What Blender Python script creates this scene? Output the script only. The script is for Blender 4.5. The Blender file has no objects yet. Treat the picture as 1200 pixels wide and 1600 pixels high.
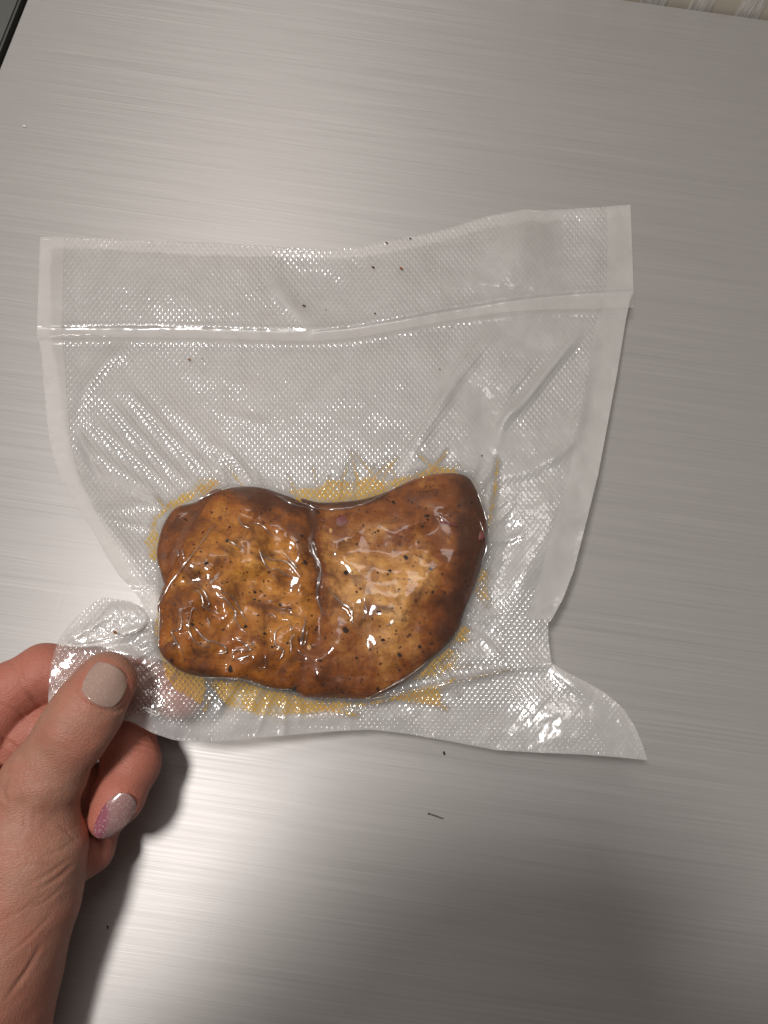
import bpy, math, random
import numpy as np
from mathutils import Vector, Matrix

# ------------------------------------------------------------------ camera, world, lamps, exposure
random.seed(4)
RNG = np.random.RandomState(7)
SC = bpy.context.scene
COL = SC.collection
HC = 0.34                       # camera height over the board (m)
TILT = math.radians(19.0)
ROLL = math.radians(8.0)
FPX = 1178.0                    # focal length in pixels of the 1200 px wide photograph
X0 = np.array([1.0, 0, 0]); U0 = np.array([0, math.cos(TILT), math.sin(TILT)])
FW = np.array([0, math.sin(TILT), -math.cos(TILT)])
RT = math.cos(ROLL) * X0 + math.sin(ROLL) * U0
UP = -math.sin(ROLL) * X0 + math.cos(ROLL) * U0
CP = np.array([0.0, 0.0, HC])

cam_d = bpy.data.cameras.new('camera')
cam = bpy.data.objects.new('camera', cam_d)
COL.objects.link(cam)
cam_d.sensor_fit = 'HORIZONTAL'; cam_d.sensor_width = 36.0
cam_d.lens = 36.0 * FPX / 1200.0
cam_d.clip_start = 0.01; cam_d.clip_end = 50
cam.matrix_world = Matrix(((RT[0], UP[0], -FW[0], CP[0]), (RT[1], UP[1], -FW[1], CP[1]),
                           (RT[2], UP[2], -FW[2], CP[2]), (0, 0, 0, 1)))
SC.camera = cam

world = bpy.data.worlds.new('World'); SC.world = world; world.use_nodes = True
wb = world.node_tree.nodes['Background']
wb.inputs[0].default_value = (1.0, 0.93, 0.89, 1); wb.inputs[1].default_value = 0.145

def area(name, loc, target, size, power, col):
    l = bpy.data.lights.new(name, 'AREA'); l.shape = 'DISK'; l.size = size; l.energy = power; l.color = col
    o = bpy.data.objects.new(name, l); COL.objects.link(o); o.location = loc
    d = Vector(target) - Vector(loc); o.rotation_euler = d.to_track_quat('-Z', 'Y').to_euler()
    return o
area('ceiling_lamp', (-0.385, 0.045, 1.40), (0, 0.05, 0), 0.22, 16.0, (1.0, 0.95, 0.92))
area('second_lamp', (-0.02, 0.95, 1.50), (0, 0.05, 0), 0.95, 9.8, (1.0, 0.955, 0.935))
SC.view_settings.view_transform = 'Standard'; SC.view_settings.look = 'None'
SC.view_settings.exposure = -0.10; SC.view_settings.gamma = 1.0
SC.cycles.max_bounces = 16; SC.cycles.transparent_max_bounces = 24
SC.cycles.caustics_reflective = False; SC.cycles.caustics_refractive = False

# ------------------------------------------------------------------ helpers
def at(px, py, z):
    """numpy: point at height z seen at photo pixel (px, py)"""
    px = np.asarray(px, float); py = np.asarray(py, float); z = np.asarray(z, float)
    px, py, z = np.broadcast_arrays(px, py, z)
    d = FW + ((px - 600) / FPX)[..., None] * RT - ((py - 800) / FPX)[..., None] * UP
    t = (z - HC) / d[..., 2]
    return CP + d * t[..., None]

def topix(P):
    q = P - CP; w = q @ FW
    return 600 + FPX * (q @ RT) / w, 800 - FPX * (q @ UP) / w

def mesh_np(name, V, F, mats=None, parent=None, smooth=True, attrs=None, uv=None):
    V = np.asarray(V, np.float32); F = np.asarray(F, np.int32)
    me = bpy.data.meshes.new(name)
    me.vertices.add(len(V)); me.vertices.foreach_set('co', V.ravel())
    k = F.shape[1]
    me.loops.add(F.size); me.loops.foreach_set('vertex_index', F.ravel())
    me.polygons.add(len(F)); me.polygons.foreach_set('loop_start', np.arange(0, F.size, k, dtype=np.int32))
    me.update(calc_edges=True); me.validate()
    if smooth: me.polygons.foreach_set('use_smooth', np.ones(len(me.polygons), bool))
    for an, av in (attrs or {}).items():
        a = me.attributes.new(an, 'FLOAT', 'POINT'); a.data.foreach_set('value', np.asarray(av, np.float32))
    if uv is not None:
        a = me.attributes.new('sheet', 'FLOAT_VECTOR', 'POINT')
        a.data.foreach_set('vector', np.column_stack([uv, np.zeros(len(uv))]).astype(np.float32).ravel())
    if mats: me.materials.append(mats)
    o = bpy.data.objects.new(name, me); COL.objects.link(o)
    if parent: o.parent = parent
    return o

def tag(o, label=None, cat=None, group=None, kind=None):
    if label: o['label'] = label
    if cat: o['category'] = cat
    if group: o['group'] = group
    if kind: o['kind'] = kind
    return o

def empty(name, loc=(0, 0, 0)):
    o = bpy.data.objects.new(name, None); o.empty_display_size = 0.01; COL.objects.link(o); o.location = loc; return o

def adopt(o, parent):
    o.parent = parent
    o.matrix_parent_inverse = Matrix.Translation(parent.location).inverted()
    return o

_tab = np.random.RandomState(11).rand(256, 256)
def vnoise(x, y):
    xi = np.floor(x).astype(int); yi = np.floor(y).astype(int); fx = x - xi; fy = y - yi
    fx = fx * fx * (3 - 2 * fx); fy = fy * fy * (3 - 2 * fy)
    a = _tab[xi & 255, yi & 255]; b = _tab[(xi + 1) & 255, yi & 255]
    c = _tab[xi & 255, (yi + 1) & 255]; d = _tab[(xi + 1) & 255, (yi + 1) & 255]
    return (a * (1 - fx) + b * fx) * (1 - fy) + (c * (1 - fx) + d * fx) * fy
def fbm(x, y, o=4, g=0.5):
    s = 0; a = 1; n = 0
    for i in range(o):
        s = s + a * vnoise(x * 2 ** i + 17.3 * i, y * 2 ** i + 9.1 * i); n += a; a *= g
    return s / n

def seg_dist(px, py, pts, closed=False):
    """distance to a polyline and the 0..1 position along it"""
    pts = np.asarray(pts, float)
    if closed: pts = np.vstack([pts, pts[:1]])
    best = np.full(px.shape, 1e9); par = np.zeros(px.shape)
    L = np.hypot(*(pts[1:] - pts[:-1]).T); S = np.concatenate([[0], np.cumsum(L)])
    for i in range(len(pts) - 1):
        a, b = pts[i], pts[i + 1]; d = b - a; l2 = d @ d + 1e-9
        t = np.clip(((px - a[0]) * d[0] + (py - a[1]) * d[1]) / l2, 0, 1)
        q = np.hypot(px - a[0] - t * d[0], py - a[1] - t * d[1])
        m = q < best; best = np.where(m, q, best); par = np.where(m, (S[i] + t * L[i]) / S[-1], par)
    return best, par
def inside(px, py, poly):
    poly = np.asarray(poly, float); r = np.zeros(px.shape, bool); n = len(poly)
    for i in range(n):
        x1, y1 = poly[i]; x2, y2 = poly[(i + 1) % n]
        if y1 == y2: continue
        c = ((y1 > py) != (y2 > py)) & (px < (x2 - x1) * (py - y1) / (y2 - y1) + x1)
        r ^= c
    return r
def spline(pts, n=6, closed=True):
    """Catmull-Rom refinement of an outline"""
    p = np.asarray(pts, float); N = len(p); out = []
    rng = range(N) if closed else range(N - 1)
    for i in rng:
        if closed: a, b, c, d = p[i - 1], p[i], p[(i + 1) % N], p[(i + 2) % N]
        else: a, b, c, d = p[max(i - 1, 0)], p[i], p[i + 1], p[min(i + 2, N - 1)]
        for k in range(n):
            t = k / n
            out.append(0.5 * (2 * b + (c - a) * t + (2 * a - 5 * b + 4 * c - d) * t * t + (3 * b - a - 3 * c + d) * t ** 3))
    if not closed: out.append(p[-1])
    return np.array(out)
def sstep(a, b, x):
    t = np.clip((x - a) / (b - a), 0, 1); return t * t * (3 - 2 * t)
def fill_grid(poly, step):
    """grid of points filling an outline (photo px), rim points moved onto the outline"""
    poly = np.asarray(poly, float)
    x0, y0 = poly.min(0) - 2 * step; x1, y1 = poly.max(0) + 2 * step
    xs = np.arange(x0, x1, step); ys = np.arange(y0, y1, step)
    X, Y = np.meshgrid(xs, ys, indexing='ij')
    I = inside(X, Y, poly)
    q = I[:-1, :-1] | I[1:, :-1] | I[1:, 1:] | I[:-1, 1:]
    idx = np.arange(X.size).reshape(X.shape)
    F = np.stack([idx[:-1, :-1][q], idx[:-1, 1:][q], idx[1:, 1:][q], idx[1:, :-1][q]], 1)
    used = np.zeros(X.size, bool); used[F.ravel()] = True
    xr, yr = X.ravel().copy(), Y.ravel().copy(); out = used & ~I.ravel()
    # nearest outline point
    ox, oy = xr[out], yr[out]; bd = np.full(ox.shape, 1e9); bx = ox.copy(); by = oy.copy()
    for i in range(len(poly)):
        a = poly[i]; d = poly[(i + 1) % len(poly)] - a; l2 = d @ d + 1e-9
        t = np.clip(((ox - a[0]) * d[0] + (oy - a[1]) * d[1]) / l2, 0, 1)
        cx, cy = a[0] + t * d[0], a[1] + t * d[1]; e = np.hypot(ox - cx, oy - cy); m = e < bd
        bd = np.where(m, e, bd); bx = np.where(m, cx, bx); by = np.where(m, cy, by)
    xr[out] = bx; yr[out] = by
    rim = out[used]
    new = -np.ones(X.size, int); new[used] = np.arange(used.sum())
    return xr[used], yr[used], new[F], rim

# ---- node helpers
def mat(name):
    m = bpy.data.materials.new(name); m.use_nodes = True; nt = m.node_tree; nt.nodes.clear()
    out = nt.nodes.new('ShaderNodeOutputMaterial')
    return m, nt, out
def N(nt, t, **kw):
    n = nt.nodes.new(t)
    for k, v in kw.items():
        if k.startswith('i_'):
            key = k[2:]; key = int(key) if key.isdigit() else key.replace('_', ' ')
            n.inputs[key].default_value = v
        else: setattr(n, k, v)
    return n
def L(nt, a, b): nt.links.new(a, b)
def math_n(nt, op, a, b=None, c=None, clamp=False):
    n = nt.nodes.new('ShaderNodeMath'); n.operation = op; n.use_clamp = clamp
    for i, v in enumerate((a, b, c)):
        if v is None: continue
        if isinstance(v, (int, float)): n.inputs[i].default_value = v
        else: nt.links.new(v, n.inputs[i])
    return n.outputs[0]
def ramp(nt, fac, stops, interp='LINEAR'):
    r = nt.nodes.new('ShaderNodeValToRGB'); r.color_ramp.interpolation = interp
    e = r.color_ramp.elements
    while len(e) > 1: e.remove(e[-1])
    for i, (p, c) in enumerate(stops):
        if i == 0: e[0].position = p; e[0].color = c if len(c) == 4 else (*c, 1)
        else:
            q = e.new(p); q.color = c if len(c) == 4 else (*c, 1)
    nt.links.new(fac, r.inputs[0]); return r.outputs[0]
def mixc(nt, fac, a, b, bt='MIX'):
    n = nt.nodes.new('ShaderNodeMix'); n.data_type = 'RGBA'; n.blend_type = bt
    for s, v in ((0, fac), (6, a), (7, b)):
        if isinstance(v, (int, float)): n.inputs[s].default_value = v
        elif isinstance(v, tuple): n.inputs[s].default_value = v if len(v) == 4 else (*v, 1)
        else: nt.links.new(v, n.inputs[s])
    return n.outputs[2]

# ------------------------------------------------------------------ materials
def mat_board():
    m, nt, out = mat('brushed_metal_laminate')
    tc = N(nt, 'ShaderNodeTexCoord')
    def streak(sx, sy, det, off=0, dist=0.0):
        mp = N(nt, 'ShaderNodeMapping'); mp.inputs['Scale'].default_value = (sx, sy, 1); mp.inputs['Location'].default_value = (off, off * 1.7, 0)
        L(nt, tc.outputs['Object'], mp.inputs[0])
        n = N(nt, 'ShaderNodeTexNoise'); n.inputs['Scale'].default_value = 1; n.inputs['Detail'].default_value = det
        n.inputs['Roughness'].default_value = 0.65; n.inputs['Distortion'].default_value = dist
        L(nt, mp.outputs[0], n.inputs['Vector']); return n.outputs[0]
    fine = streak(16, 2600, 2, 3.1); mid = streak(7, 900, 3, 7.7); big = streak(3, 160, 3, 1.3)
    cloud = streak(7, 7, 3, 9.0)
    h = math_n(nt, 'ADD', math_n(nt, 'MULTIPLY', fine, 0.5), math_n(nt, 'MULTIPLY', mid, 0.6))
    h = math_n(nt, 'ADD', h, math_n(nt, 'MULTIPLY', big, 0.22))
    col = ramp(nt, h, [(0.42, (0.36, 0.345, 0.333)), (0.52, (0.425, 0.407, 0.395)), (0.66, (0.462, 0.442, 0.430)), (0.90, (0.53, 0.51, 0.495))])
    col = mixc(nt, math_n(nt, 'MULTIPLY', cloud, 0.18), col, (0.38, 0.40, 0.375))
    p = N(nt, 'ShaderNodeBsdfPrincipled')
    L(nt, col, p.inputs['Base Color'])
    p.inputs['Metallic'].default_value = 0.42; p.inputs['Anisotropic'].default_value = 0.75; p.inputs['Anisotropic Rotation'].default_value = 0.25
    tg = N(nt, 'ShaderNodeTangent', direction_type='UV_MAP'); tg.uv_map = 'UVMap'; L(nt, tg.outputs[0], p.inputs['Tangent'])
    ro = math_n(nt, 'ADD', math_n(nt, 'MULTIPLY', mid, 0.20), math_n(nt, 'MULTIPLY_ADD', cloud, 0.08, 0.335))
    L(nt, ro, p.inputs['Roughness'])
    ms_ = N(nt, 'ShaderNodeMapping'); ms_.inputs['Scale'].default_value = (420, 9, 1); ms_.inputs['Rotation'].default_value = (0, 0, .45); L(nt, tc.outputs['Object'], ms_.inputs[0])
    ns = N(nt, 'ShaderNodeTexNoise'); ns.inputs['Scale'].default_value = 1; ns.inputs['Detail'].default_value = 1; L(nt, ms_.outputs[0], ns.inputs['Vector'])
    sc = ramp(nt, ns.outputs[0], [(.70, (0, 0, 0)), (.80, (1, 1, 1))]); h = math_n(nt, 'SUBTRACT', h, math_n(nt, 'MULTIPLY', sc, .10))
    b = N(nt, 'ShaderNodeBump'); b.inputs['Strength'].default_value = 0.32; b.inputs['Distance'].default_value = 0.0002
    L(nt, h, b.inputs['Height']); L(nt, b.outputs[0], p.inputs['Normal'])
    L(nt, p.outputs[0], out.inputs[0]); return m

def dimple_height(nt, pitch=6.9):
    """embossed quilting of the film, from the sheet's own coordinates (1 unit = 1/1000 of the bag)"""
    at_ = N(nt, 'ShaderNodeAttribute', attribute_name='sheet'); sx = N(nt, 'ShaderNodeSeparateXYZ'); L(nt, at_.outputs['Vector'], sx.inputs[0])
    k = 2 * math.pi / pitch
    ca, sa = math.cos(math.radians(38)), math.sin(math.radians(38))
    a = math_n(nt, 'ADD', math_n(nt, 'MULTIPLY', sx.outputs[0], k * ca), math_n(nt, 'MULTIPLY', sx.outputs[1], k * sa))
    b = math_n(nt, 'SUBTRACT', math_n(nt, 'MULTIPLY', sx.outputs[0], k * ca), math_n(nt, 'MULTIPLY', sx.outputs[1], k * sa))
    # rounded pads: product of raised cosines
    c1 = math_n(nt, 'MULTIPLY_ADD', math_n(nt, 'COSINE', a), 0.5, 0.5); c2 = math_n(nt, 'MULTIPLY_ADD', math_n(nt, 'COSINE', b), 0.5, 0.5)
    return math_n(nt, 'POWER', math_n(nt, 'MULTIPLY', c1, c2), 0.7), at_

def mat_film(name, haze=0.20, spec=1.0, emb_amp=0.00030, seal=False, rough=0.13):
    m, nt, out = mat(name)
    emb = N(nt, 'ShaderNodeAttribute', attribute_name='emb').outputs['Fac']
    clr = N(nt, 'ShaderNodeAttribute', attribute_name='clear').outputs['Fac']
    h, at_ = dimple_height(nt)
    n1 = N(nt, 'ShaderNodeTexNoise'); n1.inputs['Scale'].default_value = 0.09; n1.inputs['Detail'].default_value = 3; L(nt, at_.outputs['Vector'], n1.inputs['Vector'])
    n2 = N(nt, 'ShaderNodeTexNoise'); n2.inputs['Scale'].default_value = 0.018; n2.inputs['Detail'].default_value = 2; L(nt, at_.outputs['Vector'], n2.inputs['Vector'])
    hh = math_n(nt, 'MULTIPLY', h, emb)
    hh = math_n(nt, 'ADD', hh, math_n(nt, 'MULTIPLY', n1.outputs[0], 0.10 if not seal else 0.3))
    bp = N(nt, 'ShaderNodeBump'); bp.inputs['Strength'].default_value = 1.0; bp.inputs['Distance'].default_value = emb_amp
    L(nt, hh, bp.inputs['Height'])
    tr = N(nt, 'ShaderNodeBsdfTransparent'); tr.inputs[0].default_value = (0.985, 0.98, 0.97, 1)
    df = N(nt, 'ShaderNodeBsdfDiffuse'); df.inputs[0].default_value = (0.92, 0.905, 0.895, 1); L(nt, bp.outputs[0], df.inputs['Normal'])
    tl = N(nt, 'ShaderNodeBsdfTranslucent'); tl.inputs[0].default_value = (0.92, 0.905, 0.895, 1)
    ms = N(nt, 'ShaderNodeMixShader'); ms.inputs[0].default_value = 0.3; L(nt, df.outputs[0], ms.inputs[1]); L(nt, tl.outputs[0], ms.inputs[2])
    # haze of the plastic: less where it clings wet to the meat
    hz = math_n(nt, 'MULTIPLY', math_n(nt, 'MULTIPLY_ADD', clr, -0.97, 1.0), haze)
    hz = math_n(nt, 'MULTIPLY', hz, math_n(nt, 'MULTIPLY_ADD', n2.outputs[0], 0.7, 0.65), clamp=True)
    body = N(nt, 'ShaderNodeMixShader'); L(nt, hz, body.inputs[0]); L(nt, tr.outputs[0], body.inputs[1]); L(nt, ms.outputs[0], body.inputs[2])
    gl = N(nt, 'ShaderNodeBsdfGlossy'); L(nt, math_n(nt, 'MULTIPLY_ADD', clr, -(rough - 0.085), rough), gl.inputs['Roughness']); L(nt, bp.outputs[0], gl.inputs['Normal'])
    gl.inputs[0].default_value = (1, 1, 1, 1)
    fr = N(nt, 'ShaderNodeFresnel'); gm = N(nt, 'ShaderNodeNewGeometry'); L(nt, math_n(nt, 'MULTIPLY_ADD', gm.outputs['Backfacing'], 1 / 1.5 - 1.5, 1.5), fr.inputs[0]); L(nt, bp.outputs[0], fr.inputs['Normal'])
    f = math_n(nt, 'MULTIPLY', fr.outputs[0], math_n(nt, 'MULTIPLY_ADD', clr, 0.95 - spec, spec), clamp=True)
    mx = N(nt, 'ShaderNodeMixShader'); L(nt, f, mx.inputs[0]); L(nt, body.outputs[0], mx.inputs[1]); L(nt, gl.outputs[0], mx.inputs[2])
    L(nt, mx.outputs[0], out.inputs[0]); return m

def mat_meat(name, seed, light, mid, dark):
    m, nt, out = mat(name)
    tc = N(nt, 'ShaderNodeTexCoord')
    def noise(s, d=4, r=0.6, dist=0.0, off=0.0):
        mp = N(nt, 'ShaderNodeMapping'); mp.inputs['Location'].default_value = (seed + off, seed * 2.1, off)
        L(nt, tc.outputs['Object'], mp.inputs[0])
        n = N(nt, 'ShaderNodeTexNoise'); n.inputs['Scale'].default_value = s; n.inputs['Detail'].default_value = d
        n.inputs['Roughness'].default_value = r; n.inputs['Distortion'].default_value = dist
        L(nt, mp.outputs[0], n.inputs['Vector']); return n.outputs[0]
    dk = N(nt, 'ShaderNodeAttribute', attribute_name='roast_seam_shade').outputs['Fac']
    a = noise(38, 6, 0.62, 0.6); b = noise(130, 5, 0.65, 0.3, 3.0); c = noise(520, 3, 0.7, 0, 5.0)
    t = math_n(nt, 'ADD', math_n(nt, 'MULTIPLY', a, 0.90), math_n(nt, 'MULTIPLY', b, 0.55))
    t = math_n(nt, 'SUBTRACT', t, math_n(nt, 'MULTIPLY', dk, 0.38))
    t = math_n(nt, 'SUBTRACT', t, 0.165)
    col = ramp(nt, t, [(0.14, dark), (0.38, mid), (0.54, tuple((x + y) / 2 for x, y in zip(mid, light))), (0.66, light), (0.80, tuple(min(1, x * y) for x, y in zip(light, (1.15, 1.35, 1.8))))])
    sm = ramp(nt, noise(75, 5, .65, .8, 21.0), [(0.50, (0, 0, 0)), (0.66, (1, 1, 1))])
    col = mixc(nt, math_n(nt, 'MULTIPLY', sm, 0.80), col, (0.11, 0.036, 0.014))
    # paprika-red and blackish blotches of rub
    rb = ramp(nt, noise(210, 3, 0.6, 0.5, 9.0), [(0.52, (0, 0, 0)), (0.72, (1, 1, 1))])
    col = mixc(nt, math_n(nt, 'MULTIPLY', rb, 0.5), col, (0.10, 0.022, 0.010))
    vor = N(nt, 'ShaderNodeTexVoronoi'); vor.inputs['Scale'].default_value = 420; vor.inputs['Randomness'].default_value = 1.0; L(nt, tc.outputs['Object'], vor.inputs['Vector'])
    sp = ramp(nt, vor.outputs['Distance'], [(0.12, (1, 1, 1)), (0.24, (0, 0, 0))])
    gate = ramp(nt, noise(300, 2, 0.5, 0, 12.0), [(0.50, (0, 0, 0)), (0.56, (1, 1, 1))])
    col = mixc(nt, math_n(nt, 'MULTIPLY', math_n(nt, 'MULTIPLY', sp, gate), 0.8), col, (0.025, 0.012, 0.008))
    p = N(nt, 'ShaderNodeBsdfPrincipled'); L(nt, col, p.inputs['Base Color'])
    p.inputs['Roughness'].default_value = 0.42; p.inputs['Specular IOR Level'].default_value = 0.14
    p.inputs['Subsurface Weight'].default_value = 0.12; p.inputs['Subsurface Radius'].default_value = (1.0, 0.4, 0.15); p.inputs['Subsurface Scale'].default_value = 0.003
    mpf = N(nt, 'ShaderNodeMapping'); mpf.inputs['Scale'].default_value = (150, 700, 300); mpf.inputs['Rotation'].default_value = (0, 0, .5 + .3 * seed); L(nt, tc.outputs['Object'], mpf.inputs[0])
    nf = N(nt, 'ShaderNodeTexNoise'); nf.inputs['Scale'].default_value = 1; nf.inputs['Detail'].default_value = 4; nf.inputs['Distortion'].default_value = .8; L(nt, mpf.outputs[0], nf.inputs['Vector'])
    fm = ramp(nt, nf.outputs[0], [(.38, (.72, .66, .60)), (.62, (1.12, 1.12, 1.1))]); col = mixc(nt, .35, col, fm, 'MULTIPLY'); L(nt, col, p.inputs['Base Color'])
    hgt = math_n(nt, 'ADD', math_n(nt, 'MULTIPLY', b, 1.0), math_n(nt, 'MULTIPLY', c, 0.35))
    bp = N(nt, 'ShaderNodeBump'); bp.inputs['Strength'].default_value = 0.8; bp.inputs['Distance'].default_value = 0.0006
    L(nt, hgt, bp.inputs['Height']); L(nt, bp.outputs[0], p.inputs['Normal'])
    L(nt, p.outputs[0], out.inputs[0]); return m

def mat_simple(name, col, rough=0.5, metal=0.0, var=0.25, scale=900, bump=0.0, sss=0.0, spec=0.5):
    m, nt, out = mat(name)
    tc = N(nt, 'ShaderNodeTexCoord'); n = N(nt, 'ShaderNodeTexNoise'); n.inputs['Scale'].default_value = scale; n.inputs['Detail'].default_value = 4
    L(nt, tc.outputs['Object'], n.inputs['Vector'])
    c = mixc(nt, n.outputs[0], tuple(x * (1 - var) for x in col), tuple(min(1, x * (1 + var)) for x in col))
    p = N(nt, 'ShaderNodeBsdfPrincipled'); L(nt, c, p.inputs['Base Color'])
    p.inputs['Roughness'].default_value = rough; p.inputs['Metallic'].default_value = metal; p.inputs['Specular IOR Level'].default_value = spec
    if bump:
        b = N(nt, 'ShaderNodeBump'); b.inputs['Distance'].default_value = bump; L(nt, n.outputs[0], b.inputs['Height']); L(nt, b.outputs[0], p.inputs['Normal'])
    L(nt, p.outputs[0], out.inputs[0]); return m

def mat_oil():
    m, nt, out = mat('amber_marinade')
    h, at_ = dimple_height(nt)
    wet = N(nt, 'ShaderNodeAttribute', attribute_name='wet').outputs['Fac']
    # oil stands in the channels round the pads, and fills them where it is deep
    ch = math_n(nt, 'SUBTRACT', 1.0, math_n(nt, 'MULTIPLY', h, 1.6), clamp=True)
    n = N(nt, 'ShaderNodeTexNoise'); n.inputs['Scale'].default_value = 0.05; n.inputs['Detail'].default_value = 4; L(nt, at_.outputs['Vector'], n.inputs['Vector'])
    pat = math_n(nt, 'MULTIPLY', ramp(nt, n.outputs[0], [(0.36, (0.15,) * 3), (0.58, (1, 1, 1))]), math_n(nt, 'MULTIPLY_ADD', ch, 0.88, 0.12))
    a = math_n(nt, 'MULTIPLY', math_n(nt, 'MULTIPLY', pat, wet), 2.0, clamp=True)
    tint = N(nt, 'ShaderNodeBsdfTransparent'); tint.inputs[0].default_value = (0.95, 0.62, 0.05, 1)
    df = N(nt, 'ShaderNodeBsdfDiffuse'); df.inputs[0].default_value = (0.88, 0.53, 0.035, 1)
    m1 = N(nt, 'ShaderNodeMixShader'); m1.inputs[0].default_value = 0.42; L(nt, tint.outputs[0], m1.inputs[1]); L(nt, df.outputs[0], m1.inputs[2])
    tr = N(nt, 'ShaderNodeBsdfTransparent')
    m2 = N(nt, 'ShaderNodeMixShader'); L(nt, a, m2.inputs[0]); L(nt, tr.outputs[0], m2.inputs[1]); L(nt, m1.outputs[0], m2.inputs[2])
    L(nt, m2.outputs[0], out.inputs[0]); return m

def mat_skin():
    m, nt, out = mat('skin')
    tc = N(nt, 'ShaderNodeTexCoord')
    fl = N(nt, 'ShaderNodeAttribute', attribute_name='flush').outputs['Fac']
    def noise(s, d=3, r=0.6):
        n = N(nt, 'ShaderNodeTexNoise'); n.inputs['Scale'].default_value = s; n.inputs['Detail'].default_value = d; n.inputs['Roughness'].default_value = r
        L(nt, tc.outputs['Object'], n.inputs['Vector']); return n.outputs[0]
    a = noise(85, 5, .7); b = noise(700, 3); bl = ramp(nt, noise(38, 3), [(0.48, (0, 0, 0)), (0.66, (1, 1, 1))])
    col = ramp(nt, a, [(0.30, (0.29, 0.150, 0.100)), (0.52, (0.35, 0.205, 0.142)), (0.75, (0.40, 0.25, 0.175))])
    col = mixc(nt, math_n(nt, 'MULTIPLY', bl, .6), col, (0.42, 0.165, 0.115))
    col = mixc(nt, fl, col, (0.47, 0.155, 0.110))
    col = mixc(nt, math_n(nt, 'MULTIPLY', b, 0.35), col, (0.33, 0.14, 0.095))
    p = N(nt, 'ShaderNodeBsdfPrincipled'); L(nt, col, p.inputs['Base Color'])
    p.inputs['Roughness'].default_value = 0.52; p.inputs['Specular IOR Level'].default_value = 0.35
    p.inputs['Subsurface Weight'].default_value = 0.30; p.inputs['Subsurface Radius'].default_value = (1.0, 0.35, 0.2); p.inputs['Subsurface Scale'].default_value = 0.003
    v = N(nt, 'ShaderNodeTexVoronoi', feature='DISTANCE_TO_EDGE'); v.inputs['Scale'].default_value = 900
    mp = N(nt, 'ShaderNodeMapping'); mp.inputs['Rotation'].default_value = (0, 0, 0.7); mp.inputs['Scale'].default_value = (0.6, 1.5, 1)
    L(nt, tc.outputs['Object'], mp.inputs[0]); L(nt, mp.outputs[0], v.inputs['Vector'])
    h = math_n(nt, 'ADD', math_n(nt, 'MINIMUM', math_n(nt, 'MULTIPLY', v.outputs['Distance'], 3.0), 1.0), math_n(nt, 'MULTIPLY', noise(330, 4), 1.6))
    bp = N(nt, 'ShaderNodeBump'); bp.inputs['Strength'].default_value = 0.5; bp.inputs['Distance'].default_value = 0.00020
    L(nt, h, bp.inputs['Height']); L(nt, bp.outputs[0], p.inputs['Normal'])
    L(nt, p.outputs[0], out.inputs[0]); return m

def mat_nail(name, base, tipcol, glit):
    m, nt, out = mat(name)
    tc = N(nt, 'ShaderNodeTexCoord')
    tip = N(nt, 'ShaderNodeAttribute', attribute_name='tip').outputs['Fac']
    v = N(nt, 'ShaderNodeTexVoronoi'); v.inputs['Scale'].default_value = 1500; L(nt, tc.outputs['Object'], v.inputs['Vector'])
    pick = ramp(nt, v.outputs['Color'], [(0.45, (0, 0, 0)), (0.70, (1, 1, 1))])
    dot = ramp(nt, v.outputs['Distance'], [(0.25, (1, 1, 1)), (0.45, (0, 0, 0))])
    g = math_n(nt, 'MULTIPLY', math_n(nt, 'MULTIPLY', pick, dot), glit)
    c = mixc(nt, tip, base, tipcol); c = mixc(nt, g, c, (0.62, 0.50, 0.44))
    p = N(nt, 'ShaderNodeBsdfPrincipled'); L(nt, c, p.inputs['Base Color']); p.inputs['Roughness'].default_value = 0.16
    p.inputs['Coat Weight'].default_value = 0.3; p.inputs['Coat Roughness'].default_value = 0.1
    L(nt, math_n(nt, 'MULTIPLY', g, 0.2), p.inputs['Metallic'])
    L(nt, p.outputs[0], out.inputs[0]); return m

def mat_wallpaper():
    m, nt, out = mat('striped_wallpaper')
    tc = N(nt, 'ShaderNodeTexCoord'); sp = N(nt, 'ShaderNodeSeparateXYZ'); L(nt, tc.outputs['Object'], sp.inputs[0])
    n = N(nt, 'ShaderNodeTexNoise'); n.inputs['Scale'].default_value = 25; L(nt, tc.outputs['Object'], n.inputs['Vector'])
    x = math_n(nt, 'ADD', sp.outputs[0], math_n(nt, 'MULTIPLY', n.outputs[0], 0.006))
    s = math_n(nt, 'SINE', math_n(nt, 'MULTIPLY', x, 2 * math.pi / 0.030))
    st = ramp(nt, math_n(nt, 'MULTIPLY_ADD', s, 0.5, 0.5), [(0.42, (0, 0, 0)), (0.58, (1, 1, 1))])
    mp = N(nt, 'ShaderNodeMapping'); mp.inputs['Scale'].default_value = (900, 900, 90); mp.inputs['Rotation'].default_value = (0, 0.5, 0); L(nt, tc.outputs['Object'], mp.inputs[0])
    n2 = N(nt, 'ShaderNodeTexNoise'); n2.inputs['Scale'].default_value = 1; n2.inputs['Detail'].default_value = 3; L(nt, mp.outputs[0], n2.inputs['Vector'])
    pale = ramp(nt, n2.outputs[0], [(0.4, (0.62, 0.58, 0.52)), (0.6, (0.82, 0.79, 0.74))])
    col = mixc(nt, st, (0.66, 0.60, 0.49), pale)
    p = N(nt, 'ShaderNodeBsdfPrincipled'); L(nt, col, p.inputs['Base Color']); p.inputs['Roughness'].default_value = 0.7
    b = N(nt, 'ShaderNodeBump'); b.inputs['Distance'].default_value = 0.0006; L(nt, math_n(nt, 'MULTIPLY', st, n2.outputs[0]), b.inputs['Height']); L(nt, b.outputs[0], p.inputs['Normal'])
    L(nt, p.outputs[0], out.inputs[0]); return m

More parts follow.
